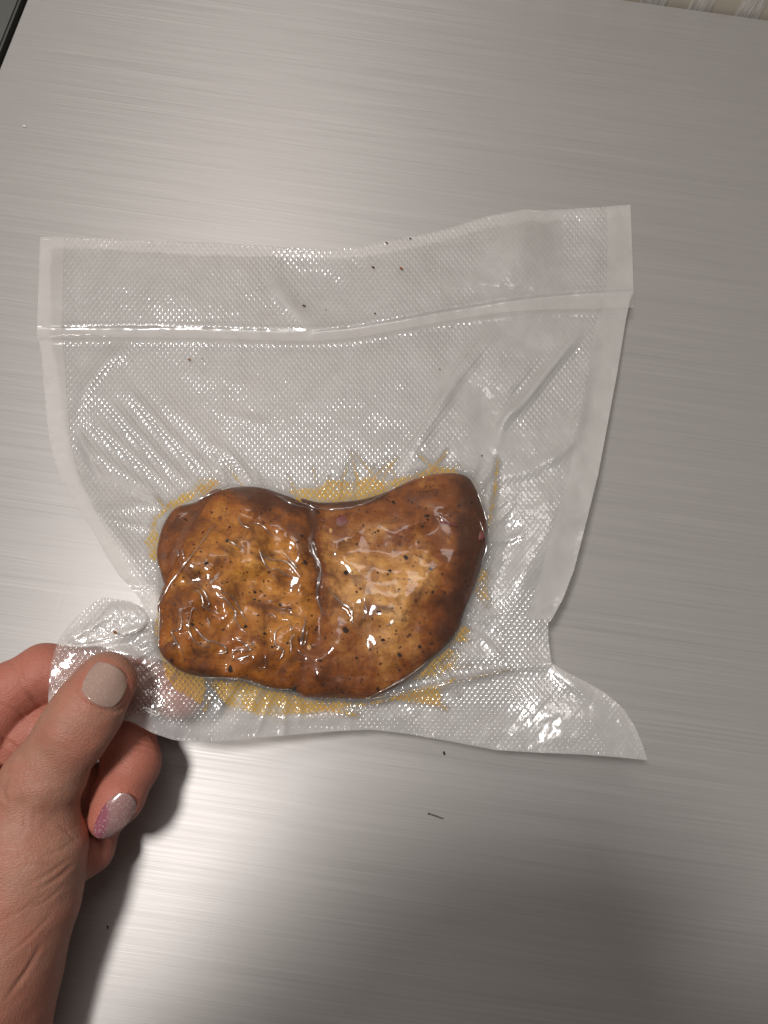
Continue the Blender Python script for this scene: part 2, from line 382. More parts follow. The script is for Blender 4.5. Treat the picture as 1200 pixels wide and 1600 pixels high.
# ------------------------------------------------------------------ the setting: board, trim, wall
def box(name, lo, hi, m, parent=None, bev=0.0):
    import bmesh
    bm = bmesh.new(); bmesh.ops.create_cube(bm, size=1)
    for v in bm.verts:
        v.co = Vector([(lo[i] + hi[i]) / 2 + v.co[i] * (hi[i] - lo[i]) for i in range(3)])
    if bev: bmesh.ops.bevel(bm, geom=bm.edges[:], offset=bev, segments=2, affect='EDGES')
    uvl = bm.loops.layers.uv.new('UVMap')
    for f in bm.faces:
        for l in f.loops: l[uvl].uv = (l.vert.co.x, l.vert.co.y)
    me = bpy.data.meshes.new(name); bm.to_mesh(me); bm.free(); me.materials.append(m)
    o = bpy.data.objects.new(name, me); COL.objects.link(o)
    if parent: o.parent = parent
    return o
yfar = float(at(1100, 17, 0)[1])            # the board's far edge
xl = float(at(22, 50, 0)[0])                # the board's left edge
board = box('countertop', (xl, -0.55, -0.028), (0.75, yfar, 0.0), mat_board(), bev=0.0008)
tag(board, kind='structure')
gap = mat_simple('dark_gap', (0.02, 0.02, 0.02), 0.8)
joint = box('countertop_joint', (xl - 0.003, -0.55, -0.03), (xl - 0.0002, yfar, -0.004), gap); tag(joint, kind='structure')
trim = box('edge_trim', (xl - 0.045, -0.55, -0.028), (xl - 0.0032, yfar, 0.0015), mat_simple('grey_trim_metal', (0.16, 0.17, 0.16), 0.45, 0.5, 0.1, 60), bev=0.0012)
tag(trim, kind='structure')
wall = box('wall', (-1.2, yfar + 0.0025, -0.4), (1.6, yfar + 0.06, 0.9), mat_wallpaper()); tag(wall, kind='structure')

# ------------------------------------------------------------------ outlines (photo pixels)
BAG = [(63,370),(100,371),(160,372),(240,376),(330,379),(420,384),(480,389),(515,391),(560,386),(600,377),(660,367),(700,357),(760,338),(820,327),(850,329),(900,326),(945,323),(985,320),
       (988,390),(990,456),(984,470),(978,500),(965,580),(950,660),(935,740),(915,820),(897,890),(880,935),(862,968),(856,974),(857,1000),(862,1036),(885,1050),(915,1065),(945,1082),(975,1108),(992,1135),(1003,1160),(1012,1188),
       (965,1183),(911,1179),(840,1176),(775,1172),(717,1161),(640,1147),(580,1140),(530,1142),(415,1152),(340,1159),(300,1160),(270,1156),(240,1146),(205,1128),(160,1118),(110,1112),(75,1103),
       (76,1075),(79,1040),(86,1012),(95,993),(118,965),(143,944),(146,941),(163,934),(181,936),(205,940),(226,951),(233,960),
       (223,942),(209,923),(187,900),(168,872),(148,835),(125,800),(103,765),(86,722),(78,690),(72,640),(68,600),(65,553),(60,530),(58,513),(60,450)]
MEAT_L = spline([(362,762),(404,761),(438,771),(472,785),(488,800),(492,823),(487,847),(495,878),(501,897),(495,931),(501,957),(498,998),(480,1012),(472,1041),(468,1068),(440,1078),(414,1073),(377,1061),(317,1058),(283,1049),(259,1031),(247,1008),(250,970),(246,947),(255,918),(275,880),(298,832),(330,778)], 5)
MEAT_R = spline([(470,779),(500,785),(545,783),(575,778),(602,769),(641,751),(670,742),(704,739),(729,744),(743,762),(753,785),(760,813),(761,850),(752,884),(740,921),(726,956),(718,980),(701,1006),(670,1034),(636,1063),(607,1080),(573,1092),(540,1092),(517,1091),(470,1088),(463,1070),(466,1041),(474,1012),(493,998),(496,957),(490,931),(496,897),(490,878),(482,847),(487,823),(480,796)], 5)
MEAT_B = spline([(345,764),(307,784),(275,793),(256,818),(247,848),(245,872),(251,895),(263,918),(300,925),(345,880),(370,820)], 5)
WELD = [(58,521),(180,520),(300,521),(440,525),(500,525),(550,521),(625,508),(700,494),(782,481),(845,475),(920,471),(990,468)]
SIDE_L = [(63,370),(100,371),(97,512),(98,531),(103,600),(106,640),(110,690),(122,740),(150,800),(180,850),(210,905),(233,958),(209,923),(187,900),(168,872),(148,835),(125,800),(103,765),(86,722),(78,690),(72,640),(65,553),(60,530),(58,513)]
SIDE_R = [(947,323),(985,320),(990,456),(984,470),(978,500),(965,580),(950,660),(935,740),(915,820),(897,890),(880,935),(862,968),(822,968),(845,900),(866,820),(890,740),(905,660),(920,580),(930,505),(948,470),(949,400)]

# ------------------------------------------------------------------ the film's shape
Z0 = 0.022
RIDGES = [  # polyline, half width px, height mm, falloff at ends
    ([(815,325),(800,455)], 34, 3.6), ([(885,330),(880,455)], 30, -2.0), ([(470,380),(500,520)], 62, -4.0), ([(250,375),(270,512)], 90, 2.2),
    ([(425,440),(455,478),(488,508)], 12, 2.6), ([(360,400),(430,480)], 16, 0.8), ([(640,370),(620,500)], 60, 1.2),
    ([(690,450),(745,440),(795,455)], 12, 1.1),
    # left: taut pleats running to the meat's corner
    ([(128,690),(180,730),(255,778)], 7, 1.5), ([(140,655),(200,705),(275,768)], 8, 1.7), ([(160,620),(225,690),(305,768)], 8, 1.9), ([(190,600),(260,675),(345,755)], 8, 1.6), ([(225,600),(300,665),(380,740)], 10, 1.0),
    ([(150,800),(230,790),(262,800)], 7, 0.9), ([(330,640),(400,660),(420,672)], 6, 0.5), ([(165,742),(210,765),(255,790)], 5, 0.8),
    ([(215,532),(160,570),(130,620),(121,672)], 9, 1.6), ([(121,672),(135,705),(158,748)], 6, 1.4),
    # right
    ([(790,505),(735,560),(690,630),(655,690),(620,755)], 9, 1.9), ([(915,510),(860,575),(820,625),(790,655),(775,700)], 7, 2.6), ([(700,600),(760,640),(770,700)], 22, -1.0),
    ([(928,506),(915,600),(902,665),(885,700),(840,728),(785,750)], 8, 1.5), ([(768,740),(790,850),(775,955)], 16, -1.6), ([(880,740),(850,840),(785,960)], 20, 1.8), ([(835,560),(800,600),(770,650)], 9, 1.0),
    ([(775,745),(762,800),(757,850)], 5, 1.2),
    ([(800,520),(750,600),(720,640)], 20, 0.9),
    # below the meat
    ([(575,1095),(640,1082),(730,1062),(800,1045),(862,1038)], 6, 1.5), ([(700,1020),(780,1028),(850,1030)], 10, 1.0), ([(860,1040),(900,1072),(930,1088)], 9, 1.7), ([(315,1062),(380,1112),(470,1122),(560,1110),(650,1078)], 8, 1.0),
    ([(250,1090),(290,1130),(310,1160)], 9, 1.2), ([(190,1110),(240,1120),(290,1150)], 8, 0.8), ([(800,1070),(880,1120),(960,1180)], 28, 1.2), ([(470,1145),(600,1120),(700,1130)], 16, 0.6),
    # the curled corner in the fingers
    ([(105,1002),(150,975),(185,945)], 5, 1.2), ([(110,1010),(160,1003),(200,992),(228,978),(232,960)], 6, 1.6), ([(150,1012),(190,1020),(225,1030)], 8, 1.5), ([(170,960),(200,955),(225,965)], 10, 1.0),
    ([(215,1010),(232,1000),(245,1005)], 6, 1.3),
]
SMOOTH = [([(425,440),(455,478),(488,508)], 11), ([(915,510),(860,575),(820,625),(790,655)], 8), ([(655,690),(620,755)], 5), ([(121,672),(135,705),(158,748)], 6), ([(700,452),(745,440),(795,455)], 12), ([(165,742),(210,765),(255,790)], 8), ([(150,1012),(190,1020),(225,1032)], 9), ([(700,600),(760,640),(770,700)], 26), ([(860,1040),(900,1072),(930,1088)], 10)]
def q7(*p): return [(240 + x / 5, 900 + y / 5) for x, y in p]
def q2(*p): return [(220 + x / 3.81, 700 + y / 3.81) for x, y in p]
def q3(*p): return [(460 + x / 3.529, 700 + y / 3.529) for x, y in p]
_r = np.random.RandomState(5)
_MU = np.array([(362,762),(307,784),(262,800),(245,860),(246,947),(247,1008),(270,1042),(317,1058),(377,1061),(440,1078),(517,1091),(573,1092),(636,1063),(701,1006),(726,956),(752,884),(760,813),(743,762),(704,739),(641,751),(602,769),(545,783),(470,779),(404,761)], float)
for _i in range(46):                                    # fine pleats gripping the rim of the meat
    _k = _i % 24; _t = _r.rand(); _p = _MU[_k] * (1 - _t) + _MU[(_k + 1) % 24] * _t; _d = (_p - np.array([500., 915.])) / np.array([1.0, .75]); _d /= np.linalg.norm(_d)
    _a = _r.uniform(-.35, .35); _d = np.array([_d[0] * math.cos(_a) - _d[1] * math.sin(_a), _d[0] * math.sin(_a) + _d[1] * math.cos(_a)])
    _l = _r.uniform(28, 95); _b = _r.uniform(-8, 8)
    RIDGES.append(([tuple(_p - _d * 4), tuple(_p + _d * _l * .5 + np.array([-_d[1], _d[0]]) * _b), tuple(_p + _d * _l)], _r.uniform(3.2, 5.5), _r.uniform(.5, 1.1)))
CREASES = [
    (q7((300,100),(360,130),(385,200),(385,240),(450,270),(520,290)), 1.0), (q7((345,80),(390,120),(430,215),(380,245)), .9),
    (q7((490,155),(570,190),(640,290),(645,350),(720,455)), 1.4), (q7((530,130),(620,165),(670,260),(740,370)), .9),
    (q7((190,260),(220,350),(200,420),(145,430),(180,510),(235,630)), .9), (q7((300,250),(275,380),(300,490),(370,545),(460,550)), 1.2),
    (q7((290,385),(350,430),(420,500),(550,540),(560,590),(490,610)), 1.2), (q7((640,485),(700,520),(755,575),(640,575),(610,630)), 1.4),
    (q7((1020,390),(950,440),(955,530),(1010,590),(980,660)), 1.2), (q7((1000,345),(1060,350),(1075,420),(1110,370)), .8), (q7((1100,450),(1075,500),(1070,600)), .8),
    (q7((1190,310),(1150,520),(1180,530),(1205,420)), 1.1), (q7((1120,570),(1165,615)), .7), (q7((140,550),(180,515)), 1.2), (q7((600,660),(680,640),(760,620)), 1.0), (q7((870,610),(880,700),(840,720)), .8), (q7((300,250),(345,262)), .8),
    (q7((415,330),(440,385)), .9), (q7((880,320),(920,290),(960,330)), 1.0),
    (q2((700,610),(760,660),(870,680),(950,770)), 1.6), (q2((700,615),(760,720),(800,715),(860,750),(940,775)), 1.2), (q2((850,620),(900,680),(930,720)), 1.2), (q2((580,410),(600,450),(650,480)), 1.2), (q2((640,450),(720,460),(800,550)), .7),
    (q2((1000,540),(1010,620),(1070,720),(1050,880),(1090,980),(1140,1000)), .8), (q2((500,540),(560,570),(610,610)), .8), (q2((215,600),(225,650)), 1.2), (q2((245,595),(255,650)), 1.1),
    (q3((150,640),(120,800),(160,910)), .8), (q3((180,760),(240,840),(310,890),(320,970)), 1.3), (q3((380,800),(400,900)), .8), (q3((90,500),(110,590),(150,640)), 1.2), (q3((60,940),(40,1080)), 1.0), (q3((500,980),(560,960)), .8),
    (q3((0,290),(150,335),(300,330),(400,300),(500,250),(560,215)), 1.6), (q3((400,1385),(500,1330),(640,1250),(740,1170)), 1.3), (q2((100,940),(180,800),(300,640),(440,450)), 1.7), (q2((110,950),(105,1180)), 1.2), (q3((1020,400),(1060,540),(1030,640)), 1.2), (q3((790,370),(850,410)), .6), (q3((1000,220),(1040,330),(1060,400)), 1.0),
    (q2((350,1365),(600,1380),(740,1430),(900,1440)), 1.5), (q2((800,275),(900,330),(1000,355)), 1.5), (q2((250,350),(400,280),(540,220)), 1.2),
]
MEAT_U = spline([(362,762),(330,766),(307,784),(275,793),(256,818),(247,848),(245,872),(251,895),(254,918),(246,947),(249,970),(247,1008),(259,1031),(283,1049),(317,1058),(377,1061),(414,1073),(440,1078),(468,1084),(477,1089),(517,1091),(540,1092),(573,1092),(607,1080),(636,1063),(670,1034),(701,1006),(718,980),(726,956),(740,921),(752,884),(761,850),(760,813),(753,785),(743,762),(729,744),(704,739),(670,742),(641,751),(602,769),(575,778),(545,783),(500,785),(470,779),(438,771),(404,761)], 4)
SEAM = spline([(478, 782), (488, 798), (493, 823), (487, 847), (496, 878), (502, 897), (496, 931), (502, 957), (499, 1000), (478, 1015), (472, 1041), (472, 1090)], 4, False)
def meat_top(x, y):
    """height of the meat's upper skin over the film plane, in metres; 0 outside"""
    I = inside(x, y, MEAT_U); d, _ = seg_dist(x, y, MEAT_U, True)
    W = 72 + 18 * sstep(480, 640, x); T = 0.0105
    t = np.clip(d / W, 0, 1); z = T * (0.10 + 0.90 * np.sqrt(np.clip(1 - (1 - t) ** 2.3, 0, 1)))
    z = z + ((fbm(x / 48 + 5, y / 48 + 3, 2) - 0.5) * (0.0075 - .0030 * sstep(480, 560, x)) + (fbm(x / 20 + 5, y / 20 + 13, 2) - 0.5) * (0.0009 - .0006 * sstep(480, 560, x))) * sstep(0, 30, d)
    z = z + (0.0015 * np.exp(-((x - 410) ** 2 + (y - 850) ** 2) / 90 ** 2) - 0.0018 * np.exp(-((x - 330) ** 2 + (y - 1000) ** 2) / 60 ** 2) + 0.0020 * np.exp(-((x - 640) ** 2 + (y - 880) ** 2) / 100 ** 2)) * sstep(0, 30, d)
    for V_ in ([(250, 1000), (300, 985), (335, 955)], [(390, 905), (440, 925), (500, 940)], [(340, 1060), (365, 1020), (420, 1000)]):
        z = z - 0.0013 * np.exp(-(seg_dist(x, y, V_)[0] / 13) ** 2) * sstep(0, 14, d)
    ds, ts = seg_dist(x, y, SEAM); ds = ds + (fbm(x / 12, y / 12, 2) - .5) * 5
    z = z - (0.0030 - .0018 * sstep(.5, .75, ts)) * np.exp(-(ds / 15) ** 2) * sstep(0, 12, d)
    inL = inside(x, y, MEAT_L); dl, _ = seg_dist(x, y, MEAT_L, True); isb = (~inL) & (x < 372) & (y < 925)
    z = z - np.where(isb, 0.0028 * sstep(0, 16, dl) * sstep(0, 20, d), 0)
    z = np.where(I, np.maximum(z, .0008), 0)
    return z
def base_film(x, y):
    e = np.hypot((x - 130) / 1.0, (y - 1060) / .9)
    z = 0.018 + 0.021 * (1 - sstep(60, 430, e)) + (fbm(x / 210, y / 210, 2) - 0.5) * 0.004     # lifted by the fingers at the corner
    z = z - 0.007 * sstep(760, 380, y)
    z = z + 0.004 * sstep(700, 1000, x) * sstep(900, 1180, y)            # lower right corner lifts
    return z
def film_z(x, y):
    z = base_film(x, y)
    for P, w, h in RIDGES:
        P = np.array(P, float)
        m = (x > P[:, 0].min() - 2.6 * w) & (x < P[:, 0].max() + 2.6 * w) & (y > P[:, 1].min() - 2.6 * w) & (y < P[:, 1].max() + 2.6 * w)
        if not m.any(): continue
        d, t = seg_dist(x[m], y[m], spline(P, 5, False) if len(P) > 2 else P)
        e = np.sin(np.clip(t, 0.03, 0.97) * math.pi) ** 0.6
        wj = w * 1.25; z[m] += (1.1 if w < 20 else 1.2) * h * 1e-3 * np.exp(-(d / wj) ** 2) * e
    d, _ = seg_dist(x, y, WELD); wd = 9 + 5 * sstep(700, 950, x)
    z = z - 0.0006 * np.exp(-(d / wd) ** 4) + 0.0005 * np.exp(-((d - wd - 4) / 4) ** 2)
    dM = seg_dist(x, y, MEAT_U, True)[0]
    near = inside(x, y, MEAT_U) * sstep(0, 14, dM)
    z = z + (fbm(x / 28, y / 28, 3) - 0.5) * 0.0011 * (1 - .85 * near)
    return z
def bulge(x, y):
    """film drawn over the meat: meets the sheet smoothly round the rim"""
    mt = meat_top(x, y)
    rim = np.zeros(x.shape)
    for P, T in ((MEAT_U, 0.0028),):
        I = inside(x, y, P); d, _ = seg_dist(x, y, P, True)
        rim = np.maximum(rim, np.where(I, T, T * np.exp(-(d / 10.0) ** 1.2)))
    return np.maximum(mt, rim), mt
def crease_z(x, y):
    z = np.zeros(x.shape); xx = x + (fbm(x / 9, y / 9, 2) - .5) * 3; yy = y + (fbm(x / 9 + 40, y / 9, 2) - .5) * 3
    for P, a in CREASES:
        P = np.array(P, float)
        m = (x > P[:, 0].min() - 14) & (x < P[:, 0].max() + 14) & (y > P[:, 1].min() - 14) & (y < P[:, 1].max() + 14)
        d, t = seg_dist(xx[m], yy[m], spline(P, 4, False) if len(P) > 2 else P)
        e = np.sin(np.clip(t, 0.04, 0.96) * math.pi) ** 0.5
        z[m] = np.maximum(z[m], a * 0.00052 * e * (0.75 * np.exp(-(d / 2.9) ** 2) + 0.35 * np.exp(-(d / 6.5) ** 2)))
    return z

def streak(a, b, w):
    a = np.array(a, float); b = np.array(b, float); d = (b - a) / np.linalg.norm(b - a); n = np.array([-d[1], d[0]]) * w / 2
    return [tuple(a + n), tuple(b + n * .5), tuple(b - n * .5), tuple(a - n)]
OIL = [([(245,812),(262,800),(300,782),(330,768),(345,752),(328,744),(312,748),(300,765),(285,770),(262,785),(240,808),(228,845),(232,872),(244,880),(250,850)], .9),
       ([(300,765),(312,746),(332,748),(344,757),(330,768),(312,778)], 1.0),
       ([(470,790),(448,765),(500,760),(512,748),(560,752),(575,740),(602,752),(640,742),(680,728),(708,732),(725,742),(700,750),(640,765),(600,785),(540,800)], .8),
       (streak((560,755),(548,705),7), .8), (streak((600,765),(555,708),6), .8), (streak((590,760),(620,715),8), .8), (streak((560,765),(585,728),7), .6), (streak((690,742),(655,712),7), 1.0), (streak((670,745),(700,703),7), 1.0), (streak((700,742),(716,726),9), .9),
       (streak((470,785),(450,742),7), .7), (streak((500,770),(488,730),6), .7), (streak((530,765),(545,722),6), .8), (streak((575,752),(612,722),7), .9), (streak((620,750),(604,718),5), .7), (streak((655,745),(690,715),6), .9), (streak((640,1085),(700,1108),9), .8), (streak((620,1090),(690,1102),9), .8), (streak((700,1045),(735,1040),6), .6),
       (streak((745,930),(762,948),5), .6), (streak((742,905),(768,900),6), .7), (streak((330,1085),(318,1112),8), .8), (streak((500,1105),(560,1118),10), .8), (streak((240,850),(222,846),8), .8), (streak((262,800),(246,776),8), .8), (streak((730,1062),(800,1045),3.5), 1.2), (streak((575,1093),(735,1060),3.5), 1.2), (streak((380,762),(352,722),5), .8), (streak((725,745),(748,760),8), .5),
       ([(763,800),(770,765),(776,715),(780,722),(777,770),(770,810),(762,830)], 1.0),
       ([(752,885),(764,892),(760,915),(766,938),(748,936),(740,925)], .55), ([(722,975),(738,985),(726,992),(736,1002),(712,1005),(700,1010)], .8), ([(700,1012),(722,1018),(708,1040),(690,1055),(660,1060),(640,1066),(668,1038)], .75),
       ([(480,1092),(573,1098),(640,1080),(720,1056),(690,1082),(688,1102),(650,1090),(600,1098),(540,1108),(470,1116),(400,1118),(350,1100),(318,1062),(377,1063),(414,1076),(450,1082)], .85),
       ([(246,950),(252,945),(256,985),(250,1020),(244,1005),(240,985)], .9),
       ([(247,1008),(259,1031),(283,1047),(320,1058),(322,1080),(314,1100),(296,1092),(272,1076),(258,1056)], 1.3)]

def build_bag():
    root = empty('vacuum_bag', tuple(at(560, 800, Z0)))
    tag(root, 'clear embossed vacuum sealed plastic bag with frosted welded edges, held by its lower left corner', 'plastic bag')
    film = mat_film('bag_film', haze=0.46, spec=2.6, rough=0.17)
    back = mat_film('bag_film_back', haze=0.20, spec=1.5, emb_amp=0.00022)
    sealm = mat_film('sealed_edge', haze=0.26, spec=0.6, seal=True, rough=0.3)
    x, y, F, rim = fill_grid(BAG, 1.6)
    bg, mt = bulge(x, y)
    z = film_z(x, y) + bg + np.where(bg > 0.0006, 0.00035, 0)
    onmeat = sstep(0.0003, 0.0035, mt)
    rw = (1 - np.abs(2 * fbm(x / 26 + 3, y / 26 + 1, 2) - 1) * 4.5).clip(0, 1) ** 2 * sstep(560, 480, x + .4 * (y - 950))
    z = z + crease_z(x, y) + onmeat * rw * 0.00020 * sstep(880, 960, y)
    dW, _ = seg_dist(x, y, WELD); wd = 10 + 5 * sstep(700, 950, x)
    sl = inside(x, y, SIDE_L) | inside(x, y, SIDE_R)
    emb = np.where(sl, 0.0, 1.0) * sstep(wd, wd + 4, dW) * (1 - onmeat)
    emb *= 1 - 0.75 * sstep(0.50, 0.60, fbm(x / 120 + 4, y / 120 + 7, 2)) * sstep(640, 720, x)          # smooth slack parts on the right
    emb *= 1 - 0.45 * sstep(1085, 1105, y) * sstep(700, 600, x)
    emb *= 1 - 0.7 * sstep(1105, 1125, y + 0.06 * (x - 500)) * sstep(240, 330, x)
    emb *= np.where((x < 160) & (y > 700), sstep(90, 150, x), 1)
    wetz = np.zeros(len(x))
    for P, w in OIL:
        P = np.array(P, float); m = (x > P[:, 0].min() - 8) & (x < P[:, 0].max() + 8) & (y > P[:, 1].min() - 8) & (y < P[:, 1].max() + 8)
        I = inside(x[m], y[m], P); d, _ = seg_dist(x[m], y[m], P, True); wetz[m] = np.maximum(wetz[m], np.where(I, .75, .75 * sstep(8, 0, d)))
    emb *= (1 - .7 * sstep(980, 1000, y) * sstep(345, 320, x)) * (1 - .72 * sstep(800, 860, x) * sstep(960, 1010, y)) * (1 - .8 * np.exp(-((x - 745 + .5 * (y - 640)) / 42) ** 2 - ((y - 630) / 75) ** 2)) * (1 - .5 * sstep(1100, 1115, y - .03 * (x - 500)))
    for P, w in SMOOTH:
        emb *= 1 - .9 * np.exp(-(seg_dist(x, y, spline(P, 5, False) if len(P) > 2 else P)[0] / w) ** 2)
    dI, _ = seg_dist(x, y, [(95, 1045), (170, 1058), (250, 1080), (290, 1088)]); wetz = np.maximum(wetz, .72 * sstep(52, 34, dI))
    o = mesh_np('front_film', at(x, y, z), F, film, attrs={'emb': emb, 'clear': np.maximum(onmeat, np.maximum(sstep(0.0005, 0.0018, bg) * 0.6, wetz))}, uv=np.column_stack([x, y]))
    adopt(o, root)
    # back film, a little lower, bulging down under the meat
    x, y, F, rim = fill_grid(BAG, 4.0)
    bg, mt = bulge(x, y)
    zb = film_z(x, y) - 0.0012 * (1 - rim) - mt * 0.9 - 0.001 * (bg > 0.002)
    dW, _ = seg_dist(x, y, WELD)
    emb = np.where(inside(x, y, SIDE_L) | inside(x, y, SIDE_R), 0, 1.0) * sstep(12, 16, dW)
    adopt(mesh_np('back_film', at(x, y, zb), F, back, attrs={'emb': emb, 'clear': 0 * x}, uv=np.column_stack([x, y])), root)
    # welded side strips and the cross weld
    for S in (SIDE_L, SIDE_R):
        x, y, F, rim = fill_grid(S, 3.0)
        adopt(mesh_np('side_seal', at(x, y, film_z(x, y) + 0.00045), F, sealm, attrs={'emb': 0 * x, 'clear': 0 * x}, uv=np.column_stack([x, y])), root)
    top, bot = [], []
    P = spline(WELD, 6, False)
    for (a, b) in P:
        w = 7.5 + 5 * float(sstep(760, 960, np.array(a))); top.append((a, b - w)); bot.append((a, b + w))
    x, y, F, rim = fill_grid(top + bot[::-1], 2.5)
    adopt(mesh_np('weld_line', at(x, y, film_z(x, y) + 0.0008), F, sealm, attrs={'emb': 0 * x, 'clear': 0 * x}, uv=np.column_stack([x, y])), root)
    # the corner's curled-over flap by the thumb
    FL = spline([(98,1000),(125,968),(150,948),(172,940),(200,941),(222,950),(231,966),(225,980),(205,990),(165,998),(130,1006)], 5)
    x, y, F, rim = fill_grid(FL, 2.5)
    d, _ = seg_dist(x, y, FL, True)
    adopt(mesh_np('curled_flap', at(x, y, film_z(x, y) + 0.0010 + 0.0018 * np.sqrt(np.clip(d / 26, 0, 1)) + .0012 * fbm(x / 14, y / 14, 2)), F, film, attrs={'emb': np.ones(len(x)) * sstep(5, 10, d), 'clear': 0 * x}, uv=np.column_stack([x * 0.7, y * 0.7])), root)
    return root
bag = build_bag()
TAUT = [([(575,1094),(640,1081),(730,1061),(800,1046)], .8), ([(62,527),(130,523),(180,527)], .8), ([(110,1008),(150,1003),(200,992),(228,978),(233,962)], .9)]
def build_folds():
    """the film's tight pleats over the meat: fine raised folds"""
    m, nt, out = mat('film_fold')
    tr = N(nt, 'ShaderNodeBsdfTransparent'); tr.inputs[0].default_value = (.99, .98, .97, 1); gl = N(nt, 'ShaderNodeBsdfGlossy'); gl.inputs['Roughness'].default_value = .20
    fr = N(nt, 'ShaderNodeFresnel'); gm = N(nt, 'ShaderNodeNewGeometry'); L(nt, math_n(nt, 'MULTIPLY_ADD', gm.outputs['Backfacing'], 1 / 1.5 - 1.5, 1.5), fr.inputs[0])
    mx = N(nt, 'ShaderNodeMixShader'); mx.inputs[0].default_value = .22; df = N(nt, 'ShaderNodeBsdfDiffuse'); df.inputs[0].default_value = (.85, .80, .74, 1)
    m0 = N(nt, 'ShaderNodeMixShader'); m0.inputs[0].default_value = .02; L(nt, tr.outputs[0], m0.inputs[1]); L(nt, df.outputs[0], m0.inputs[2])
    L(nt, m0.outputs[0], mx.inputs[1]); L(nt, gl.outputs[0], mx.inputs[2]); L(nt, mx.outputs[0], out.inputs[0])
    for P, a, wd in [(p, q, 1) for p, q in CREASES] + [(p, q * .8, 1) for p, q in TAUT]:
        P = spline(P, 7, False) if len(P) > 2 else np.array([np.array(P[0]) + (np.array(P[1]) - np.array(P[0])) * t for t in np.linspace(0, 1, 8)])
        n = len(P); x, y = P[:, 0].copy(), P[:, 1].copy()
        x += (fbm(x / 9, y / 9, 2) - .5) * 3; y += (fbm(x / 9 + 40, y / 9, 2) - .5) * 3
        z = film_z(x, y) + bulge(x, y)[0] + crease_z(x, y) + .0003
        C = at(x, y, z); T = np.gradient(C, axis=0); T /= np.linalg.norm(T, axis=1)[:, None] + 1e-9
        S = np.cross(T, [0, 0, 1.]); S /= np.linalg.norm(S, axis=1)[:, None] + 1e-9; U = np.cross(S, T)
        r_ = (.00040 if wd else .00095) * min(a, 1.15) * (0.12 + np.sin(np.linspace(0, math.pi, n)) ** .7) * (.45 + 1.1 * fbm(x / 13 + 9, y / 13, 2))
        K = 8; V = []
        for q in range(K):
            th = 2 * math.pi * q / K; V.append(C + S * (r_ * math.cos(th))[:, None] + U * (r_ * (.7 if wd else .28) * math.sin(th))[:, None])
        V = np.stack(V, 1).reshape(-1, 3); i, q = np.meshgrid(np.arange(n - 1), np.arange(K), indexing='ij'); q2_ = (q + 1) % K
        F = np.stack([i * K + q, (i + 1) * K + q, (i + 1) * K + q2_, i * K + q2_], -1).reshape(-1, 4)
        adopt(mesh_np('film_fold', V, F, m), bag)
build_folds()

